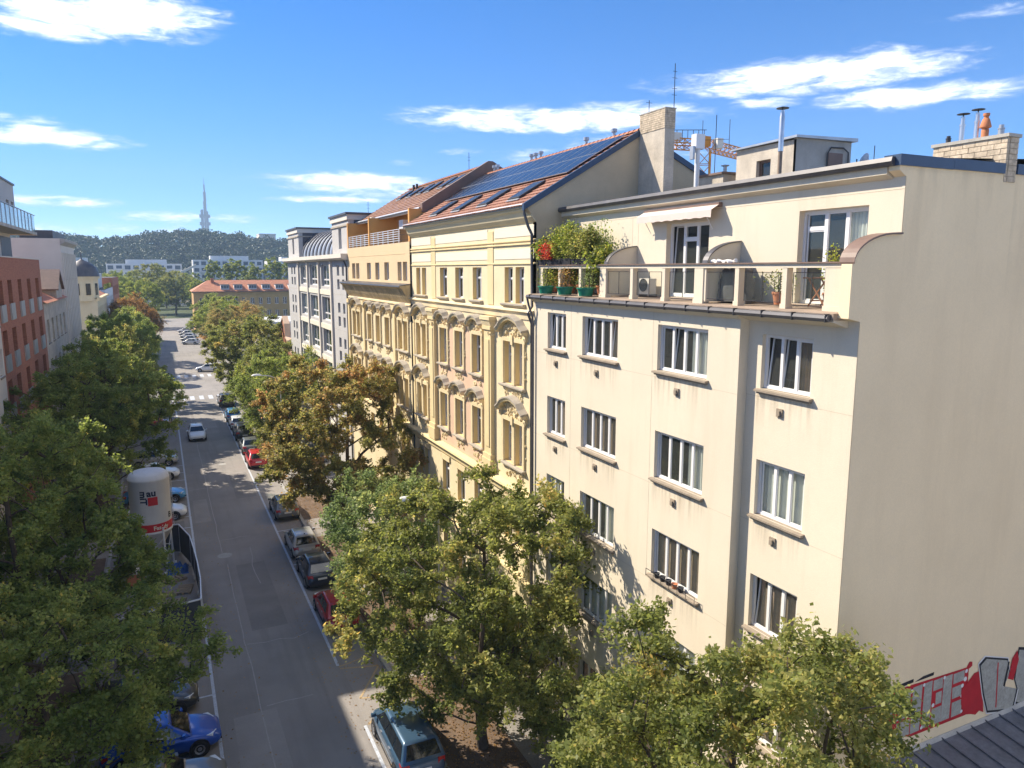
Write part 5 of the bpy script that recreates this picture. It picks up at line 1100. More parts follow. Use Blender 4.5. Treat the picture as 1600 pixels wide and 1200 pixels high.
# tower crane behind the gable
K = thing('tower_crane', 'orange tower crane with white cab standing behind the gable', 'crane', (62, 75, 0))
def lattice(mb, p0, p1, w, n, r=.06):
    p0, p1 = Vector(p0), Vector(p1); d = (p1 - p0); a = d.normalized(); s1 = a.orthogonal().normalized() * w; s2 = a.cross(s1)
    cs = [s1 + s2, s1 - s2, -s1 - s2, -s1 + s2]
    for c in cs: mb.tube([p0 + c * .5, p1 + c * .5], r, 4)
    for i in range(n):
        q0 = p0 + d * i / n; q1 = p0 + d * (i + 1) / n
        for k in range(4): mb.tube([q0 + cs[k] * .5, q1 + cs[(k + 1) % 4] * .5], r * .6, 3); mb.tube([q0 + cs[k] * .5, q0 + cs[(k + 1) % 4] * .5], r * .6, 3)
m = MB(); lattice(m, (62, 75, 0), (62, 75, 33), 1.5, 20, .09); m.build('mast', 'crane', K)
m = MB(); lattice(m, (58.2, 77, 33.9), (61.5, 75.3, 33.7), 1.0, 4, .09); m.build('counter_jib', 'crane', K)
m = MB(); lattice(m, (62.5, 74.7, 33.6), (79.5, 80.5, 33.2), 1.1, 18, .07); m.build('jib', 'crane', K)
MB().box(58.0, 59.6, 76.4, 77.4, 34.3, 35.2).build('counterweight', 'crane_w', K); MB().box(61.2, 62.7, 74.6, 75.6, 33.5, 34.7).build('slewing_unit', 'crane', K); MB().box(62.9, 63.8, 73.6, 74.4, 33.2, 34.4).build('cab', 'crane_w', K)
m = MB()
for i in range(7): m.tube([(58.5 + i * .6, 77 - i * .3, 34.4), (58.5 + i * .6, 77 - i * .3, 35.5)], .04, 4)
m.tube([(58.3, 77, 35.5), (62.3, 75, 35.5)], .05, 4); m.build('handrail', 'dark_metal', K)

# ================================================================== TREES
def tree_data(seed, H, Rx, Ry, zb, nclump, nleaf, leaf, trunk, lean=(0, 0), twig=.75, lobes=.25, hollow=.5):
    rng = np.random.default_rng(seed); zc = (zb + H) / 2; hz_ = (H - zb) / 2
    ph = rng.uniform(0, 6.28, 6); pts = []; tries = 0; dmin = 1.15 * (Rx * Ry * hz_ / nclump) ** (1 / 3)
    while len(pts) < nclump and tries < 9000:
        tries += 1; d = rng.normal(size=3); d /= np.linalg.norm(d); az = math.atan2(d[1], d[0])
        env = 1 + lobes * (math.sin(3 * az + ph[0]) * .5 + math.sin(2 * az + 4 * d[2] + ph[1]) * .6 + math.sin(5 * az - 3 * d[2] + ph[2]) * .4)
        r = (hollow + (1 - hollow) * rng.random()) ** .55 * env * .92
        if d[2] < -.3: r *= .95
        p = np.array([d[0] * Rx * r, d[1] * Ry * r, zc + d[2] * hz_ * min(r, 1.05)]); p[:2] += np.array(lean) * (p[2] / H)
        if all(np.sum((p - q) ** 2) > (dmin * .62) ** 2 for q in pts): pts.append(p)
    pts = np.array(pts)
    nodes = []; par = []
    nt = max(6, int(H * .72 / .45))
    for i in range(nt):
        t = i / (nt - 1); z = t * H * .72; nodes.append((lean[0] * (z / H) * .8 + .12 * math.sin(z * .8 + ph[3]), lean[1] * (z / H) * .8 + .12 * math.sin(z * .7 + ph[4]), z)); par.append(i - 1)
    order = np.argsort(np.hypot(pts[:, 0], pts[:, 1]) + .3 * np.abs(pts[:, 2] - zc))
    arr = np.array(nodes); ends = []
    for k in order:
        c = pts[k]; dv = c - arr; dist = np.linalg.norm(dv, axis=1); hor = np.hypot(dv[:, 0], dv[:, 1])
        cost = dist + 1.4 * np.clip(hor * .45 - dv[:, 2], 0, 9) + np.where(arr[:, 2] < zb * .75, 5, 0)
        j = int(np.argmin(cost)); p0 = arr[j]; n = max(1, int(dist[j] / .55)); prev = j; new = []
        for s_ in range(1, n + 1):
            t = s_ / n; q = p0 + (c - p0) * t; q = q + np.array([0, 0, .10 * dist[j] * math.sin(t * math.pi) * .6]) + rng.normal(0, .05, 3) * (t < 1)
            new.append(q); par.append(prev); prev = len(arr) + len(new) - 1
        arr = np.vstack([arr, np.array(new)]); ends.append(prev)
    cnt = np.zeros(len(arr)); 
    for e in ends:
        while e >= 0: cnt[e] += 1; e = par[e]
    rad = trunk * np.maximum(cnt, .5) ** .5 / max(cnt[0], 1) ** .5; rad = np.maximum(rad, .012); rad[0] *= 1.25
    br = MB()
    for i in range(1, len(arr)):
        j = par[i]; n = 7 if rad[i] > .08 else (5 if rad[i] > .03 else 3)
        br.tube([arr[j], arr[i]], [max(min(rad[j], rad[i] * 1.25), .01), rad[i]], n, cap=False)
    # leafy twigs round each branch end
    per = nleaf / len(pts); C = []; T = []
    for k, e in enumerate(ends):
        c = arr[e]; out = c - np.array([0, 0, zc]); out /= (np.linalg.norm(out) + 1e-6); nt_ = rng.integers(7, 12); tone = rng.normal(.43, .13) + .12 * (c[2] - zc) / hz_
        sz = rng.uniform(.7, 1.25)
        for _ in range(nt_):
            d = rng.normal(size=3) + out * .55; d[2] *= .75; d /= np.linalg.norm(d); ln = twig * sz * rng.uniform(.55, 1.2)
            n = max(3, int(per / nt_ * sz ** 2 * rng.uniform(.6, 1.4))); t = rng.random(n) ** .7
            q = c + d * (t * ln)[:, None]; q[:, 2] -= .16 * t * t * ln; q += rng.normal(0, .095 * (.6 + twig * .5), (n, 3)); C.append(q); T.append(np.clip(rng.normal(tone, .15, n), 0, 1))
            br.tube([c, c + d * ln * .8 - np.array([0, 0, .1 * ln])], [.011, .004], 3, cap=False)
    return br, np.concatenate(C), np.concatenate(T)
def tree(label, x, y, ma, seed, H, Rx, Ry, zb, nclump, nleaf, leaf, trunk=.2, lean=(0, 0), rz=0.0, group=None, name='street_tree', z=0.1, **k):
    o = thing(name, label, 'tree', (x, y, z), rz, group); br, C, T = tree_data(seed, H, Rx, Ry, zb, nclump, nleaf, leaf, trunk, lean, **k)
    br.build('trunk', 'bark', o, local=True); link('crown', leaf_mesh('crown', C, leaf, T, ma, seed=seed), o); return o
def tree_copy(src, label, x, y, rz, sc, ma=None, group=None, z=0.1):
    o = copy_tree(src); o.location = (x, y, z); o.rotation_euler = (0, 0, rz); o.scale = sc if isinstance(sc, tuple) else (sc, sc, sc); tag(o, label, 'tree', group)
    if ma:
        for ch in o.children:
            if ch.name.startswith('crown'): ch.data = ch.data.copy(); ch.data.materials.clear(); ch.data.materials.append(MATS[ma])
    return o
GR = 'street trees on the sunny side'; GL = 'street trees on the shaded side'
tF = tree('large olive green tree with thinning crown in front of the ornate yellow house', 10.2, 24.2, 'leaf_olive', 31, 11.0, 4.9, 4.9, 1.3, 195, 98000, .15, .2, (.3, .2), group=GR, lobes=.26)
tR = tree('leafy green tree standing before the cream house corner, nearest on the right', 10.3, 10.9, 'leaf_olive', 12, 11.0, 3.8, 3.9, 3.4, 160, 90000, .118, .19, (.2, 0), group=GR, lobes=.32)
tM = tree('tall rusty brown autumn tree in front of the peach-topped house', 10.3, 46.0, 'leaf_rust', 53, 13.3, 5.9, 5.6, 2.2, 215, 104000, .18, .24, (0, 0), group=GR, lobes=.14)
tB = tree('small bluish green tree tucked between the rusty and the olive trees', 9.3, 35.0, 'leaf_blue', 8, 8.6, 3.2, 3.2, 1.4, 95, 36000, .14, .13, group=GR)
tL = tree('big dark green tree nearest on the shaded side of the street', -5.9, 34.0, 'leaf_dark', 71, 12.6, 5.0, 5.4, 2.2, 190, 90000, .155, .26, group=GL, lobes=.26)
tL2 = tree('wide dark tree at the lower left, its twigs over the blue car', -4.1, 26.0, 'leaf_dark', 72, 8.2, 5.3, 4.6, 1.8, 175, 80000, .13, .22, group=GL, lobes=.3)
for x, y, rz, sc, lab in ((12.4, 20.6, .5, (.55, .55, .5), 'low shrub by the cream house wall, right of the olive tree'), (12.3, 28.4, 2.5, (.5, .6, .55), 'low shrub by the ornate house wall behind the olive tree'), (12.2, 16.8, 4.0, (.5, .5, .6), 'shrub between the olive tree and the nearest right tree')): tree_copy(tB, lab, x, y, rz, sc, 'leaf_dark', group='shrubs along the sunny house walls')
tree_copy(tL, 'dark green tree behind the white silo', -5.0, 60.5, 2.1, (1.12, 1.1, .98), group=GL)
tree_copy(tL2, 'dark tree between the silo and the nearest big tree', -7.6, 46.5, .7, (.9, .9, 1.25), group=GL)
tree_copy(tL, 'tall green tree beside the red brick house balconies', -5.0, 74.0, 4.0, (1.0, 1.0, .98), group=GL)
tree_copy(tL2, 'yellowish green tree by the tan gabled house', -4.8, 87.5, 1.6, (1.05, 1.1, 1.45), 'leaf_olive', group=GL)
tree_copy(tL, 'green tree in front of the tall pale house', -4.8, 101.0, 3.0, (.95, .95, 1.05), group=GL)
tree_copy(tF, 'bushy green tree at the crossing on the shaded side', -5.2, 113.0, .4, (1.05, 1.05, 1.15), 'leaf_dark', group=GL)
tree_copy(tL2, 'brown-leaved tree beyond the crossing beside the domed house', -5.2, 165.0, 2.2, (1.2, 1.2, 1.6), 'leaf_brown', group=GL)
tree_copy(tL, 'green tree past the domed house, left kerb', -5.6, 146.0, 1.2, (.9, .9, .95), group=GL)
tree_copy(tF, 'dark leafy tree around the curved street lamp', 10.4, 74.5, 1.1, (1.0, 1.0, .98), 'leaf_dark', group=GR)
tree_copy(tB, 'low bright green bushy tree below the street lamp', 9.4, 84.0, .6, (1.1, 1.2, .95), 'leaf_fresh', group=GR)
tree_copy(tM, 'spreading olive tree before the brick hall', 11.0, 104.0, 2.3, (1.15, 1.1, .95), 'leaf_olive', group=GR)
tree_copy(tF, 'olive tree leaning to the grey block corner', 12.2, 90.0, 3.6, (.95, .95, .98), 'leaf_olive', group=GR)
tree_copy(tR, 'rust coloured tree past the side street on the right kerb', 12.0, 141.0, .9, (1.5, 1.5, 1.15), 'leaf_rust', group=GR)
tree_copy(tF, 'bright green tree beyond the rust coloured one', 13.5, 176.0, 2.9, (1.5, 1.5, 1.05), 'leaf_fresh', group=GR)
tree_copy(tL, 'second bright green tree towards the end of the street', 14.0, 196.0, .5, (1.2, 1.2, .95), 'leaf_fresh', group=GR)
tree_copy(tL, 'round dark tree at the corner of the ochre house', 13.0, 222.0, 1.0, (.85, .85, .95), 'leaf_dark', group=GR)
GE = 'trees closing the street'
for i, (x, y, s_, ma, lab) in enumerate(((-6, 262, 1.5, 'leaf_fresh', 'pale green willowy tree at the left end of the street'), (6, 330, 1.5, 'leaf_olive', 'tall grey green tree closing the street axis'), (-14, 305, 1.7, 'leaf_fresh', 'yellow green tree behind the brown brick block'), (16, 318, 1.45, 'leaf_fresh', 'light green tree right of the street axis'), (-2, 345, 1.75, 'leaf_olive', 'grey green tree behind the street end'))):
    tree_copy((tF, tL, tR)[i % 3], lab, x, y, i * 1.3, (s_, s_, s_ * .95), ma, group=GE)
for i, (x, y, s_, lab) in enumerate(((-22, 375, 1.5, 'leftmost round tree before the white blocks'), (-10, 388, 1.4, 'dark round tree hiding the left white block'), (3, 392, 1.5, 'round tree left of the diagonal ramp'), (13, 378, 1.35, 'round tree right of the diagonal ramp'), (27, 392, 1.3, 'low tree behind the poplars at left'), (41, 395, 1.35, 'low tree behind the poplars in the middle'), (55, 392, 1.3, 'low tree behind the poplars at right'))):
    tree_copy((tF, tL)[i % 2], lab, x, y, i * 2.1, s_, ('leaf_olive', 'leaf_dark')[i % 2], group=GE)
pop = tree('tall dark poplar before the white blocks, leftmost of the row', 22, 345, 'leaf_fresh', 5, 24, 3.6, 3.6, 2, 100, 11000, .6, .3, name='poplar_tree', group='poplars before the white blocks', twig=1.2)
for x, y, sc, lab in ((31, 347, (1.35, 1.35, 1.02), 'wide dark poplar, second from the left before the white blocks'), (38.5, 350, (.9, .9, .95), 'slender poplar, third from the left before the white blocks'), (46, 346, (1.25, 1.25, 1.05), 'full poplar, fourth from the left before the white blocks'), (53, 349, (.7, .7, 1.05), 'thin upright poplar, fifth from the left before the white blocks'), (60, 345, (1.2, 1.2, .9), 'low poplar half hidden by the grey block')): tree_copy(pop, lab, x, y, x, sc, group='poplars before the white blocks')
for i, (x, y, s_) in enumerate(((66, 360, 1.3), (-40, 350, 1.6), (-62, 340, 1.5))): tree_copy(tL, ('green tree right of the poplars', 'broad tree behind the left roofs', 'second broad tree behind the left roofs')[i], x, y, i, s_, group=GE)
# ================================================================== VEHICLES
def paint(name, col, metal=.25): mat(name, col, .32, 0, metal=metal, spec=.5, coat=.6); return name
paint('p_silver', (.50, .49, .46)); paint('p_navy', (.018, .028, .05)); paint('p_red', (.50, .015, .02), .1); paint('p_teal', (.05, .105, .18)); paint('p_blue', (.01, .08, .42))
paint('p_white', (.74, .74, .73), 0); paint('p_black', (.012, .013, .015)); paint('p_grey', (.16, .17, .18)); paint('p_sky', (.06, .25, .48)); paint('p_dark', (.04, .045, .05))
KIND = {  # length, width, height, bonnet z, belt z, cowl y, roof front y, roof rear y, tail y (from the middle, +y forward)
    'hatch': (4.2, 1.76, 1.48, .92, .98, 1.05, .35, -1.45, -2.0), 'mpv': (4.5, 1.80, 1.66, 1.0, 1.05, 1.45, .65, -1.85, -2.2),
    'suv': (4.45, 1.86, 1.68, 1.05, 1.10, 1.0, .35, -1.7, -2.12), 'saloon': (4.6, 1.78, 1.44, .90, .96, .95, .25, -1.15, -1.85), 'old': (4.0, 1.66, 1.42, .88, .92, .95, .35, -1.3, -1.85)}
CARS = {}
def car_proto(kind, col):
    L, W, H, hb, bz, cw, rf_, rr_, tl_ = KIND[kind]; h = L / 2; hw = W / 2
    o = bpy.data.objects.new('car', None); COL.objects.link(o)
    st = [(h, .42, .60, .66), (h - .06, .30, .68, .82), (h - .25, .22, hb - .16, .93), (h - .7, .2, hb - .04, .985), (cw + .1, .2, hb + .03, 1.0), (0.2, .2, bz, 1.0), (-1.0, .2, bz + .02, 1.0), (tl_ + .25, .22, bz + .03, .985), (-h + .16, .26, bz - .02, .94), (-h + .04, .34, bz - .16, .86), (-h, .42, .66, .74)]
    b = MB(); k = 12
    for y, z0, zt, wf in st:
        w = hw * wf; zm = (z0 + zt) / 2
        ring = [(-w * .86, z0), (-w * .97, z0 + .1), (-w, zm), (-w * .985, zt - .12), (-w * .9, zt - .02), (-w * .5, zt + .02), (w * .5, zt + .02), (w * .9, zt - .02), (w * .985, zt - .12), (w, zm), (w * .97, z0 + .1), (w * .86, z0)]
        b.v += [(x, y, z) for x, z in ring]
    for i in range(len(st) - 1):
        for q in range(k): a = i * k + q; c = i * k + (q + 1) % k; b.f.append((a, c, c + k, a + k))
    b.f.append(tuple(range(k))); b.f.append(tuple(reversed(range((len(st) - 1) * k, len(st) * k))))
    body = b.build('body', col, o, smooth=True, local=True); sub = body.modifiers.new('round', 'SUBSURF'); sub.levels = 1; sub.render_levels = 1
    # cabin
    w0, w1 = hw * .93, hw * .72; z0 = bz - .03; zr = H - .06
    lo = [(-w0, cw), (w0, cw), (w0, tl_), (-w0, tl_)]; hi = [(-w1, rf_), (w1, rf_), (w1, rr_), (-w1, rr_)]
    c = MB(); c.v = [(x, y, z0) for x, y in lo] + [(x, y, zr) for x, y in hi] + [(x * .86, y + (-.12 if i < 2 else .12), H) for i, (x, y) in enumerate(hi)]
    for a, d in ((0, 4), (4, 8)):
        for i in range(4): c.f.append((a + i, a + (i + 1) % 4, d + (i + 1) % 4, d + i))
    c.f.append((8, 9, 10, 11)); cab = c.build('cabin', col, o, local=True); bv = cab.modifiers.new('bevel', 'BEVEL'); bv.width = .05; bv.segments = 2; bv.limit_method = 'ANGLE'; cab.data.polygons.foreach_set('use_smooth', [True] * len(cab.data.polygons))
    def pane(name, A, Bq, Cq, Dq, f0=.08, f1=.92, g0=.1, g1=.9, off=.018):
        A, Bq, Cq, Dq = map(Vector, (A, Bq, Cq, Dq)); n = (Bq - A).cross(Dq - A).normalized(); ctr = (A + Bq + Cq + Dq) / 4
        if n.dot(ctr - Vector((0, -.3, .9))) < 0: n = -n
        def at(s, t): return (A.lerp(Bq, s)).lerp(Dq.lerp(Cq, s), t) + n * off
        MB().poly([at(f0, g0), at(f1, g0), at(f1, g1), at(f0, g1)]).build(name, 'car_glass', o, local=True)
    V3 = lambda p, z: (p[0], p[1], z)
    pane('windscreen', V3(lo[0], z0), V3(lo[1], z0), V3(hi[1], zr), V3(hi[0], zr), .05, .95, .1, .97)
    pane('rear_window', V3(lo[3], z0), V3(lo[2], z0), V3(hi[2], zr), V3(hi[3], zr), .09, .91, .18, .94)
    for i, j in ((0, 3), (1, 2)):
        for f0, f1 in ((.09, .47), (.49, .82)) if kind != 'mpv' else ((.07, .37), (.385, .68), (.70, .95)): pane('side_window', V3(lo[i], z0), V3(lo[j], z0), V3(hi[j], zr), V3(hi[i], zr), f0, f1, .1, .92)
    r = .32 if kind != 'suv' else .36; ty = MB(); ty.lathe([(r * .62, -.1), (r * .9, -.105), (r, -.07), (r, .07), (r * .9, .105), (r * .62, .1)], n=18); ty.v = [(z, x, y) for x, y, z in ty.v]; tm = ty.mesh('wheel', 'tyre', True)
    rm = MB(); rm.lathe([(0, .07), (r * .2, .085), (r * .3, .06), (r * .56, .085), (r * .63, .1)], n=10); rm.lathe([(0, -.07), (r * .2, -.085), (r * .3, -.06), (r * .56, -.085), (r * .63, -.1)], n=10); rm.v = [(z, x, y) for x, y, z in rm.v]; rmm = rm.mesh('rim', 'rim', True)
    ar = MB(); ar.lathe([(0, -.02), (r * 1.17, -.02), (r * 1.17, .02), (0, .02)], n=18); ar.v = [(z, x, y) for x, y, z in ar.v]; arm = ar.mesh('wheel_arch', 'black_plastic')
    for sx in (-1, 1):
        for y in (h - .82, -h + .78):
            link('wheel_arch', arm, o, (sx * (hw - .022), y, r + .03)); wl_ = link('wheel', tm, o, (sx * (hw - .075), y, r)); link('rim', rmm, wl_)
        hl = MB().hexa([(sx * hw * .50, h - .13, .60), (sx * hw * .88, h - .30, .62), (sx * hw * .88, h - .5, .62), (sx * hw * .5, h - .3, .60), (sx * hw * .52, h - .17, .74), (sx * hw * .9, h - .36, .78), (sx * hw * .9, h - .55, .78), (sx * hw * .52, h - .35, .74)]); hl.build('headlight', 'headlight', o, local=True)
        tk = MB().hexa([(sx * hw * .58, -h + .02, .74), (sx * hw * .9, -h + .10, .74), (sx * hw * .93, -h + .3, .74), (sx * hw * .58, -h + .25, .74), (sx * hw * .6, -h + .06, bz - .06), (sx * hw * .92, -h + .12, bz - .04), (sx * hw * .96, -h + .32, bz - .04), (sx * hw * .6, -h + .3, bz - .06)]); tk.build('taillight', 'taillight', o, local=True)
        mi = MB().hexa([(sx * hw * .95, cw - .22, bz), (sx * (hw + .16), cw - .25, bz + .02), (sx * (hw + .16), cw - .37, bz + .02), (sx * hw * .95, cw - .32, bz), (sx * hw * .95, cw - .22, bz + .13), (sx * (hw + .15), cw - .25, bz + .15), (sx * (hw + .15), cw - .37, bz + .15), (sx * hw * .95, cw - .32, bz + .13)]); mi.build('mirror', col, o, local=True)
    for sx in (-1, 1):
        for yy in (.35, -.75): MB().box(sx * hw * .985 - .02, sx * hw * .985 + .02, yy - .09, yy + .09, bz - .17, bz - .14).build('door_handle', 'rim', o, local=True)
        MB().box(sx * hw * .995 - .012, sx * hw * .995 + .012, -h + 1.2, h - 1.25, .30, .36).build('side_trim', 'black_plastic', o, local=True)
    MB().lathe([(0, 0), (.05, 0), (.03, .06), (0, .07)], (0, rr_ + .25, H - .005), 8).build('roof_aerial', 'black_plastic', o, local=True)
    MB().box(-.26, .26, h - .012, h + .012, .42, .53).build('number_plate', 'plate', o, local=True); MB().box(-.26, .26, -h - .012, -h + .012, .66, .77).build('number_plate', 'plate', o, local=True)
    MB().box(-hw * .55, hw * .55, h - .05, h + .008, .30, .41).build('grille', 'black_plastic', o, local=True); MB().box(-hw * .8, hw * .8, -h - .006, -h + .1, .30, .43).build('bumper', 'black_plastic', o, local=True)
    return o
def car(label, x, y, rz, kind, col, group):
    key = (kind, col)
    if key in CARS: o = copy_tree(CARS[key])
    else: o = CARS[key] = car_proto(kind, col)
    o.location = (x, y, .002); o.rotation_euler = (0, 0, R(rz)); tag(o, label, 'car', group); return o
GP = 'cars parked along the sunny kerb'; GQ = 'cars parked nose out on the shaded side'
car('steel blue people carrier at the bottom edge, parked on the right', 7.5, 25.3, 0, 'mpv', 'p_teal', GP)
car('red hatchback half hidden under the olive tree', 7.45, 37.7, 0, 'hatch', 'p_red', GP)
car('dark navy car parked behind the silver hatchback', 7.5, 43.5, 0, 'hatch', 'p_navy', GP)
car('silver hatchback on the right with its rear window to the viewer', 7.5, 48.4, 0, 'hatch', 'p_silver', GP)
car('dark grey car in the shade below the rusty tree', 7.55, 56.5, 0, 'hatch', 'p_grey', GP)
car('bright red hatchback further up by the rusty tree', 7.35, 72.6, 0, 'hatch', 'p_red', GP)
car('grey roofed dark saloon ahead of the bright red hatchback', 7.4, 78.6, 0, 'saloon', 'p_grey', GP)
car('large black van-like car with white number plate', 7.4, 85.2, 0, 'suv', 'p_black', GP)
car('small white car squeezed before the light blue one', 7.3, 91.2, 0, 'old', 'p_white', GP)
car('light blue small hatchback near the crossing', 7.3, 96.3, 0, 'hatch', 'p_sky', GP)
car('black off-roader first after the crossing', 7.3, 107.5, 0, 'suv', 'p_dark', GP)
car('silver white car driving towards the viewer in mid road', 2.75, 87.0, 180, 'hatch', 'p_white', None)
car('white car turning out of the side street', 7.2, 145.0, 78, 'hatch', 'p_white', None)
car('glossy blue car parked nose out at the lower left', -1.05, 29.2, -88, 'hatch', 'p_blue', GQ)
car('grey car below the glossy blue one at the bottom edge', -1.2, 26.3, -90, 'saloon', 'p_grey', GQ)
car('dark car under the twigs above the glossy blue one', -1.7, 32.4, -92, 'hatch', 'p_dark', GQ)
car('white car just behind the silo', -1.3, 59.2, -90, 'hatch', 'p_white', GQ)
car('mid blue car behind the white one by the silo', -1.4, 63.9, -90, 'saloon', 'p_sky', GQ)
car('old white hatchback further behind the silo', -1.4, 71.0, -90, 'old', 'p_white', GQ)
car('pale silver car peeping from the trees behind the old hatchback', -1.5, 76.4, -90, 'hatch', 'p_silver', GQ)
car('red car among the left trees before the crossing', -1.6, 95.0, -90, 'hatch', 'p_red', GQ)
for i, y in enumerate((200, 209, 218, 227, 238)): car(('first', 'second', 'third', 'fourth', 'fifth')[i] + ' pale car in the far parked row past the crossing', 6.3, y, 70, 'hatch', ('p_white', 'p_silver')[i % 2], 'far parked row')

# ================================================================== SILO AND SITE
S = thing('plaster_silo', 'white mortar silo with red square logo and red band on steel legs', 'silo', (-1.35, 49, 0))
SX_, SY_ = -1.35, 49.0; RS = 1.15
MB().lathe([(0, 6.45), (.5, 6.42), (.9, 6.32), (1.08, 6.18), (RS, 6.0)], (SX_, SY_, 0), 32).build('domed_lid', 'silo', S, smooth=True)
MB().lathe([(RS, 6.0), (RS + .012, 5.98), (RS + .012, 5.86), (RS, 5.84), (RS, 2.72)], (SX_, SY_, 0), 32).build('drum', 'silo', S, smooth=True)
MB().lathe([(RS + .008, 3.24), (RS + .008, 2.76)], (SX_, SY_, 0), 32).build('red_band', 'silo_red', S, smooth=True)
MB().lathe([(RS, 2.72), (RS + .03, 2.7), (RS + .03, 2.62), (RS, 2.6), (.22, .95), (.22, .7)], (SX_, SY_, 0), 32).build('hopper', 'silo', S, smooth=True)
for a in (-58, 32, 122, 212):
    t = R(a); p = (SX_ + (RS + .02) * math.cos(t), SY_ + (RS + .02) * math.sin(t)); q = (SX_ + (RS + .12) * math.cos(t), SY_ + (RS + .12) * math.sin(t))
    MB().tube([(*p, 2.95), (*q, .05)], .065, 8).build('leg', 'white_metal', S, smooth=True); MB().box(q[0] - .16, q[0] + .16, q[1] - .16, q[1] + .16, .0, .06).build('foot_plate', 'white_metal', S)
    t2 = R(a + 90); p2 = (SX_ + (RS + .1) * math.cos(t2), SY_ + (RS + .1) * math.sin(t2)); MB().tube([(*q, .45), (*p2, 2.3)], .03, 6).build('brace', 'white_metal', S); MB().tube([(*q, 1.25), (SX_ + .5 * math.cos(t), SY_ + .5 * math.sin(t), 1.5)], .03, 6).build('stay', 'white_metal', S)
lad = MB()
for a in (6, 20): t = R(a); lad.tube([(SX_ + (RS + .1) * math.cos(t), SY_ + (RS + .1) * math.sin(t), 2.7), (SX_ + (RS + .1) * math.cos(t), SY_ + (RS + .1) * math.sin(t), 6.1)], .02, 5)
for z in np.arange(2.8, 6.1, .28): lad.tube([(SX_ + (RS + .1) * math.cos(R(6)), SY_ + (RS + .1) * math.sin(R(6)), z), (SX_ + (RS + .1) * math.cos(R(20)), SY_ + (RS + .1) * math.sin(R(20)), z)], .016, 4)
lad.build('ladder', 'steel', S)
def on_drum(ang0, z0, k=1.0, off=.012):
    """map flat (s, t) artwork to the drum: s metres to the viewer's right, t up"""
    return lambda s, t: (SX_ + (RS + off) * math.cos(ang0 + s * k / RS), SY_ + (RS + off) * math.sin(ang0 + s * k / RS), z0 + t)
def art(name, polys, fn, ma):
    m = MB()
    for P in polys:      # slice wide pieces so that they follow the curve
        m.poly([fn(s, t) for s, t in P])
    m.build(name, ma, S)
ang = R(-90 + 1.5)
fn = on_drum(ang, 4.55)
def rect(a, b, c, d, n=6): return [[(a + (b - a) * i / n, c), (a + (b - a) * (i + 1) / n, c), (a + (b - a) * (i + 1) / n, d), (a + (b - a) * i / n, d)] for i in range(n)]
art('logo_square', rect(-.12, .42, -.12, .40), fn, 'silo_red')
def text(name, body, fn, size, ma, rot=0.0, at=(0, 0), bold=0.012):
    cu = bpy.data.curves.new(name, 'FONT'); cu.body = body; cu.size = size; cu.offset = bold; cu.align_x = 'LEFT'; cu.resolution_u = 2
    to = bpy.data.objects.new(name, cu); COL.objects.link(to); dg = bpy.context.evaluated_depsgraph_get(); me = bpy.data.meshes.new_from_object(to.evaluated_get(dg)); bpy.data.objects.remove(to)
    c, s_ = math.cos(rot), math.sin(rot)
    for v in me.vertices:
        x, y = v.co.x, v.co.y; v.co = fn(at[0] + x * c - y * s_, at[1] + x * s_ + y * c)
    me.name = name; me.materials.clear(); me.materials.append(MATS[ma]); o = link(name, me, S); o.location = -Vector(S.location); return o
text('logo_letters', 'au', fn, .56, 'navy', 0, (-.17, .47), .02)
text('logo_letters', 'miT', fn, .52, 'navy', -math.pi / 2, (-.53, .80), .02)
fn2 = on_drum(R(-72), 2.88, off=.02); text('band_letters', 'Fasády', fn2, .34, 'white_band', 0, (-.25, 0), .012)
fn3 = on_drum(R(-30), 3.5, off=.014); text('side_letter', 'B', fn3, .5, 'black_plastic', 0, (-.1, -.05), .01)
# site fence
FE = thing('site_fence', 'dark mesh construction fence with white top rail round the silo', 'fence', (.8, 45, 0))
fpts = [(-3.4, 52.2), (.15, 51.2), (.72, 48.6), (.86, 46.3), (.96, 43.9), (1.0, 41.4), (.9, 38.6), (-3.4, 37.8)]
for (xa, ya), (xb, yb) in zip(fpts, fpts[1:]):
    d = Vector((xb - xa, yb - ya, 0)); n = Vector((-d.y, d.x, 0)).normalized() * .02
    def seg(m, z0, z1, k, e=.03):
        a = Vector((xa, ya, 0)) + d.normalized() * e; b = Vector((xb, yb, 0)) - d.normalized() * e
        return m.hexa([(*(a - n * k).xy, z0), (*(b - n * k).xy, z0), (*(b + n * k).xy, z0), (*(a + n * k).xy, z0), (*(a - n * k).xy, z1), (*(b - n * k).xy, z1), (*(b + n * k).xy, z1), (*(a + n * k).xy, z1)])
    seg(MB(), .12, 1.93, .3).build('mesh_panel', 'fence', FE); seg(MB(), 1.935, 2.0, 1.6).build('top_rail', 'white_metal', FE)
    MB().tube([(xa, ya, 0), (xa, ya, 2.0)], .025, 6).build('post', 'white_metal', FE); MB().box(xa - .12, xa + .12, ya - .3, ya + .3, 0, .11).build('foot_block', 'concrete', FE)
def pallet(label, x, y, rz, load=None):
    o = thing('pallet', label, 'pallet', (x, y, 0), R(rz), 'pallets on the site')
    for i in range(5): MB().box(-.6 + i * .26, -.44 + i * .26, -.4, .4, .12, .145).build('board', 'pallet', o, local=True)
    for yy in (-.35, 0, .35): MB().box(-.6, .6, yy - .05, yy + .05, 0, .12).build('bearer', 'pallet', o, local=True)
pallet('bare wooden pallet lying beside the silo leg', -.3, 46.6, 25); pallet('wooden pallet nearer the fence end', -.4, 43.2, -12); pallet('pallet pushed against the dark fence', .2, 44.8, 80)
tb = thing('blue_tarpaulin', 'crumpled blue tarpaulin at the foot of the silo leg', 'tarpaulin', (-.1, 48.1, 0))
rt = np.random.default_rng(2); m = MB(); nx = 9
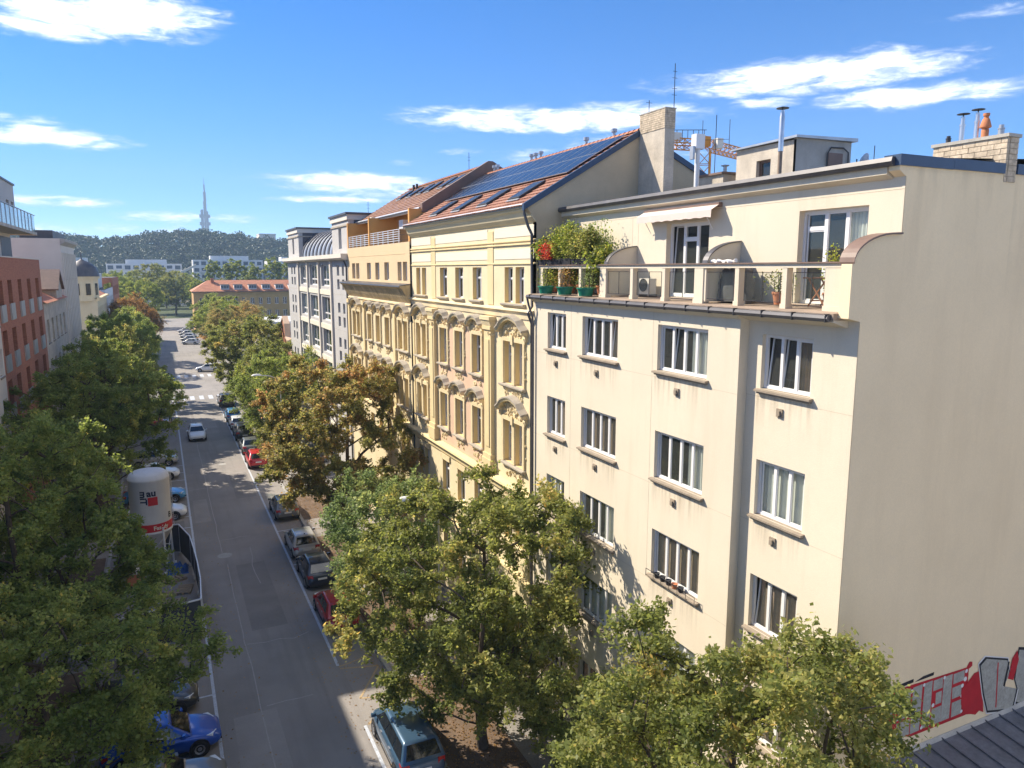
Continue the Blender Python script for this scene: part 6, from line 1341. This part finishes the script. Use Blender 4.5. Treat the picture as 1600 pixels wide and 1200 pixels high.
hgt = rt.uniform(.05, .5, (nx, nx)); hgt[0] = hgt[-1] = 0.01; hgt[:, 0] = hgt[:, -1] = 0.01
for i in range(nx):
    for j in range(nx): m.v.append((-.75 + i * .16 + rt.uniform(-.04, .04), 47.4 + j * .17 + rt.uniform(-.04, .04), float(hgt[i, j])))
for i in range(nx - 1):
    for j in range(nx - 1): a = i * nx + j; m.f.append((a, a + 1, a + nx + 1, a + nx))
m.build('sheet', 'tarp_blue', tb)
MB().lathe([(0, 0), (.26, 0), (.29, .2), (.27, .55), (.2, .62), (0, .62)], (.1, 54.0, 0), 12).build('drum', 'tarp_blue', thing('blue_barrel', 'blue barrel behind the silo fence', 'barrel', (.1, 54.0, 0)), smooth=True)
bm = thing('mixer_pump', 'orange machine with pale grey cover beside the silo', 'machine', (-2.3, 46.5, 0))
MB().box(-2.8, -1.9, 46.0, 47.0, .3, 1.0).build('housing', 'terracotta', bm); MB().box(-2.85, -1.85, 45.95, 47.05, 1.0, 1.25).build('cover', 'pale_grey', bm)
for x in (-2.7, -2.0):
    w_ = MB(); w_.lathe([(.05, -.05), (.2, -.05), (.2, .05), (.05, .05)], n=12); w_.v = [(x + z, 46.1 + a, .2 + b) for a, b, z in w_.v]; w_.build('wheel', 'tyre', bm)
bd = thing('plank_stack', 'loose stack of boards lying on the site', 'planks', (-1.2, 44.2, 0))
for i in range(6): z = .02 + (i // 3) * .06; MB().hexa([(-2.2 + .1 * i, 43.8 + .25 * (i % 3), z), (-.3, 44.3 + .22 * (i % 3), z), (-.3, 44.48 + .22 * (i % 3), z), (-2.2 + .1 * i, 43.98 + .25 * (i % 3), z), (-2.2 + .1 * i, 43.8 + .25 * (i % 3), z + .05), (-.3, 44.3 + .22 * (i % 3), z + .05), (-.3, 44.48 + .22 * (i % 3), z + .05), (-2.2 + .1 * i, 43.98 + .25 * (i % 3), z + .05)]).build('board', 'pallet', bd)

# ================================================================== STREET LAMPS
def lamp(label, x, y, h, arm):
    o = thing('street_lamp', label, 'street lamp', (x, y, .13), 0, 'curved street lamps')
    MB().tube([(0, 0, 0), (0, 0, 1.2), (0, 0, h - 1.0)], [.085, .075, .05], 8).build('pole', 'steel', o, smooth=True, local=True)
    MB().tube([(0, 0, h - 1.0)] + [(-arm * (1 - math.cos(t)) * .75, 0, h - 1.0 + 1.0 * math.sin(t)) for t in np.linspace(.2, 1.5, 7)] + [(-arm, 0, h + .05)], .04, 7).build('arm', 'steel', o, smooth=True, local=True)
    hd = MB().lathe([(0, .16), (.12, .13), (.19, .05), (.2, 0), (0, -.03)], n=12); hd.v = [(-arm - .3 + a * 2.2, b, h + .05 + z) for a, b, z in hd.v]; hd.build('lamp_head', 'white_metal', o, smooth=True, local=True)
lamp('curved steel street lamp among the trees before the grey block', 9.0, 66.0, 9.3, 1.6); lamp('curved street lamp with its head inside the olive tree crown', 10.4, 29.3, 8.6, 1.2)

# ================================================================== THINGS ON THE TERRACE
def plant(name, label, x, y, z, w, d, h, n, ma, pot=None, seed=1, leaf=.07, stems=7, cat='plant', group=None):
    """a potted plant: stems, foliage on them and its container"""
    o = thing(name, label, cat, (x, y, z), 0, group); rng = np.random.default_rng(seed); z0 = 0
    if pot == 'green': MB().lathe([(0, .02), (.24, .0), (.30, .24), (.33, .25), (.33, .30), (.29, .30), (.27, .24), (0, .24)], n=18).build('tub', 'green_plastic', o, smooth=True, local=True); z0 = .24
    elif pot == 'clay': MB().lathe([(0, .0), (.12, 0), (.17, .26), (.19, .27), (.19, .33), (.16, .33), (.15, .28), (0, .28)], n=16).build('pot', 'terracotta', o, smooth=True, local=True); z0 = .28
    elif pot == 'box': MB().hexa([(-.14, -w / 2, 0), (.14, -w / 2, 0), (.14, w / 2, 0), (-.14, w / 2, 0), (-.17, -w / 2 - .02, .24), (.17, -w / 2 - .02, .24), (.17, w / 2 + .02, .24), (-.17, w / 2 + .02, .24)]).build('trough', 'black_box', o, local=True); z0 = .22
    sm = MB(); C = []; T = []
    for s_ in range(stems):
        bx, by = rng.uniform(-.1, .1) * d / .3, rng.uniform(-.42, .42) * w; tx, ty, tz = bx + rng.normal(0, .22) * d, by + rng.normal(0, .16) * w, z0 + h * rng.uniform(.55, 1.0)
        mid = ((bx + tx) / 2 + rng.normal(0, .03), (by + ty) / 2 + rng.normal(0, .03), z0 + (tz - z0) * .55); sm.tube([(bx, by, z0 - .02), mid, (tx, ty, tz)], [.012, .009, .004], 4)
        k = int(n / stems); t = rng.random(k) ** .8; q = np.outer(1 - t, (bx, by, z0)) + np.outer(t, (tx, ty, tz)); q += rng.normal(0, 1, (k, 3)) * np.array([.13 * d / .3, .11, .09]) * (.5 + .6 * np.sin(t * 3.0)[:, None]); q[:, 2] = np.maximum(q[:, 2], z0 + .0); C.append(q); T.append(np.clip(rng.normal(rng.uniform(.3, .75), .18, k), 0, 1))
    sm.build('stem', 'bark', o, local=True); link('foliage', leaf_mesh('foliage', np.concatenate(C), leaf, np.concatenate(T), ma, seed=seed), o); return o
G1 = 'planter troughs on the balustrade'; G2 = 'green tubs between the piers'
for i, (y, ma, h, lab) in enumerate(((26.45, 'leaf_fresh', .95, 'bushy trough plant at the far left end of the balustrade'), (25.75, 'leaf_red', .62, 'trough plant with red leaves on the balustrade'), (25.15, 'leaf_fresh', 1.3, 'tall bright green trough plant right of the red leaves'), (24.45, 'leaf_fresh', 1.45, 'tallest green trough plant, middle of the balustrade row'), (23.75, 'leaf_olive', 1.15, 'olive trough plant right of the tallest one'), (23.05, 'leaf_olive', 1.2, 'leafy trough plant beside the climbing vine'), )):
    plant('planter_trough', lab, FX + .28, y, 18.68, .62, .42, h, 2000, ma, 'box', 40 + i, .085, 14, group=G1)
    plant('balcony_shrub', ('olive', 'fresh green', 'bright green', 'dry tipped', 'light green', 'grey green')[i] + ' shrub on the terrace floor behind the ' + ('first', 'second', 'third', 'fourth', 'fifth', 'sixth')[i] + ' trough from the left', FX + .75, y - .1, 17.6, .7, .5, 2.1 + .2 * (i % 3), 1900, ('leaf_olive', 'leaf_fresh', 'leaf_fresh', 'leaf_olive', 'leaf_fresh', 'leaf_blue')[i], 'clay', 60 + i, .09, 12)
plant('vine', 'yellow green vine spilling over the curved partition', FX + .45, 22.35, 18.4, .75, .5, 1.0, 1300, 'leaf_fresh', None, 77, .12, 10)
for i, y in enumerate((25.8, 24.3, 22.8)):
    plant('tub_plant', ('feathery plant in the leftmost green tub', 'rusty plant in the middle green tub', 'grey green plant in the right green tub')[i], FX + .02, y, 17.56, .5, .4, .75, 420, ('leaf_fresh', 'leaf_brown', 'leaf_blue')[i], 'green', 90 + i, .06, 7, group=G2)
plant('potted_plant', 'small plant in a terracotta pot behind the balustrade', FX + .75, 14.35, 17.6, .45, .4, .65, 350, 'leaf_fresh', 'clay', 120, .07, 6)
plant('potted_plant', 'upright green plant before the dark terrace door', FX + 1.22, 13.15, 17.6, .26, .22, 1.2, 460, 'leaf_fresh', 'clay', 121, .08, 6)
bq = thing('covered_grill', 'barbecue under a dark crumpled cover on the terrace', 'barbecue', (FX + .85, 16.1, 17.6))
m = MB(); nx, nz = 14, 7; rq = np.random.default_rng(4)
for k in range(nz):
    z = 17.62 + k * .17; w_ = .62 - .04 * k + (.0 if k < nz - 1 else -.2)
    for i in range(nx):
        a = 2 * math.pi * i / nx; e = 1 / max(abs(math.cos(a)), abs(math.sin(a))) ** .6; m.v.append((FX + .85 + .30 * e * math.cos(a) * (1 + .08 * rq.normal()), 16.05 + w_ * e * math.sin(a) * (1 + .06 * rq.normal()), z + .03 * rq.normal()))
for k in range(nz - 1):
    for i in range(nx): a = k * nx + i; b = k * nx + (i + 1) % nx; m.f.append((a, b, b + nx, a + nx))
m.f.append(tuple((nz - 1) * nx + i for i in range(nx))); m.build('cover', 'bbq_cover', bq, smooth=True)
rg = thing('rolled_sheet', 'pale bundled sheet lying on the balustrade cap', 'sheet', (FX + .35, 16.0, 18.68)); m = MB(); m.tube([(FX + .33 + .03 * math.sin(i * 1.7), 16.55 - i * .11, 18.72 + .025 * math.sin(i * 2.3)) for i in range(10)], [.045 + .02 * math.sin(i * 2.9) for i in range(10)], 7); m.build('bundle', 'curtain', rg, smooth=True)
tbl = thing('folding_table', 'reddish wooden folding table with crossed legs by the terrace end', 'table', (FX + .75, 12.97, 17.6))
for i in range(5): MB().box(FX + .5 + i * .115, FX + .60 + i * .115, 12.62, 13.37, 18.28, 18.31).build('slat', 'wood', tbl)
for x in (FX + .56, FX + .98):
    MB().tube([(x, 12.72, 17.62), (x, 13.24, 18.28)], .022, 5).build('leg', 'wood', tbl); MB().tube([(x + .03, 13.24, 17.62), (x + .03, 12.72, 18.28)], .022, 5).build('leg', 'wood', tbl)
for y, z in ((12.8, 17.75), (13.16, 17.75)): MB().tube([(FX + .56, y, z), (FX + 1.0, y, z)], .018, 5).build('stretcher', 'wood', tbl)
acu = thing('air_conditioner', 'white outdoor cooling unit on the terrace behind the glass', 'cooling unit', (FX + 1.1, 20.6, 17.6)); MB().box(FX + .95, FX + 1.25, 20.3, 20.85, 17.68, 18.2).build('casing', 'pale_grey', acu); MB().lathe([(0, 0), (.22, 0), (.22, .02)], (0, 0, 0), 14).build('fan_guard', 'dark_metal', acu); acu.children[-1].location = (-.16, .0, .38); acu.children[-1].rotation_euler = (0, -math.pi / 2, 0)
for y in (20.3, 20.85): MB().box(FX + .97, FX + 1.28, y - .03, y + .03, 17.6, 17.68).build('foot', 'dark_metal', acu)
wb = thing('window_box', 'row of small flower pots on a sill in the third row of windows', 'flower pots', F.P(9.4, -.1, 8.82))
for i in range(5): MB().lathe([(0, 0), (.075, 0), (.1, .15), (.085, .15), (.07, .12), (0, .12)], F.P(8.7 + i * .3, -.02, 8.8), 12).build('pot', 'terracotta' if i == 3 else 'black_box', wb, smooth=True)
gr_ = MB(); F.box(gr_, 8.3, 10.7, -.17, -.155, 8.98, 8.995)
for u in np.arange(8.3, 10.75, .4): F.box(gr_, u, u + .012, -.17, -.158, 8.75, 8.98)
gr_.build('rail', 'dark_metal', wb)

# fallen leaves on the carriageway and pavement
rl_ = np.random.default_rng(9); n = 2600
px_ = np.concatenate([rl_.uniform(5.2, 13.3, n), rl_.uniform(-8, 3, n // 2)]); py_ = np.concatenate([rl_.uniform(16, 62, n), rl_.uniform(20, 60, n // 2)]); pz_ = np.where((px_ > 8.4) | (px_ < -3.9), .16, .02)
px_ = np.concatenate([px_, rl_.uniform(8.7, 11.3, 3500), rl_.uniform(8.42, 8.9, 600) - .45]); py_ = np.concatenate([py_, rl_.uniform(19, 60, 3500), rl_.uniform(16, 60, 600)]); pz_ = np.concatenate([pz_, np.full(3500, .16), np.full(600, .02)])
fo_ = link('fallen_leaves', leaf_mesh('fallen_leaves', np.stack([px_, py_, pz_], 1), .09, rl_.uniform(.2, 1, len(px_)), 'leaf_brown', up=4.0, seed=2)); tag(fo_, 'dry leaves scattered over road and pavement', 'leaves', kind='stuff')

# ================================================================== HAZE
HZ = True
if HZ:
    hb = MB().box(-950, 1350, -60, 2750, -1.2, 330); ho = hb.build('haze', None); tag(ho, 'thin blue summer haze over the city', 'haze', kind='stuff')
    hm = bpy.data.materials.new('haze'); hm.use_nodes = True; N = hm.node_tree.nodes; N.clear(); ou = N.new('ShaderNodeOutputMaterial'); pv = N.new('ShaderNodeVolumePrincipled')
    pv.inputs['Color'].default_value = (.55, .76, 1.0, 1); pv.inputs['Density'].default_value = .00028; pv.inputs['Anisotropy'].default_value = .0
    hm.node_tree.links.new(pv.outputs[0], ou.inputs['Volume']); ho.data.materials.append(hm)
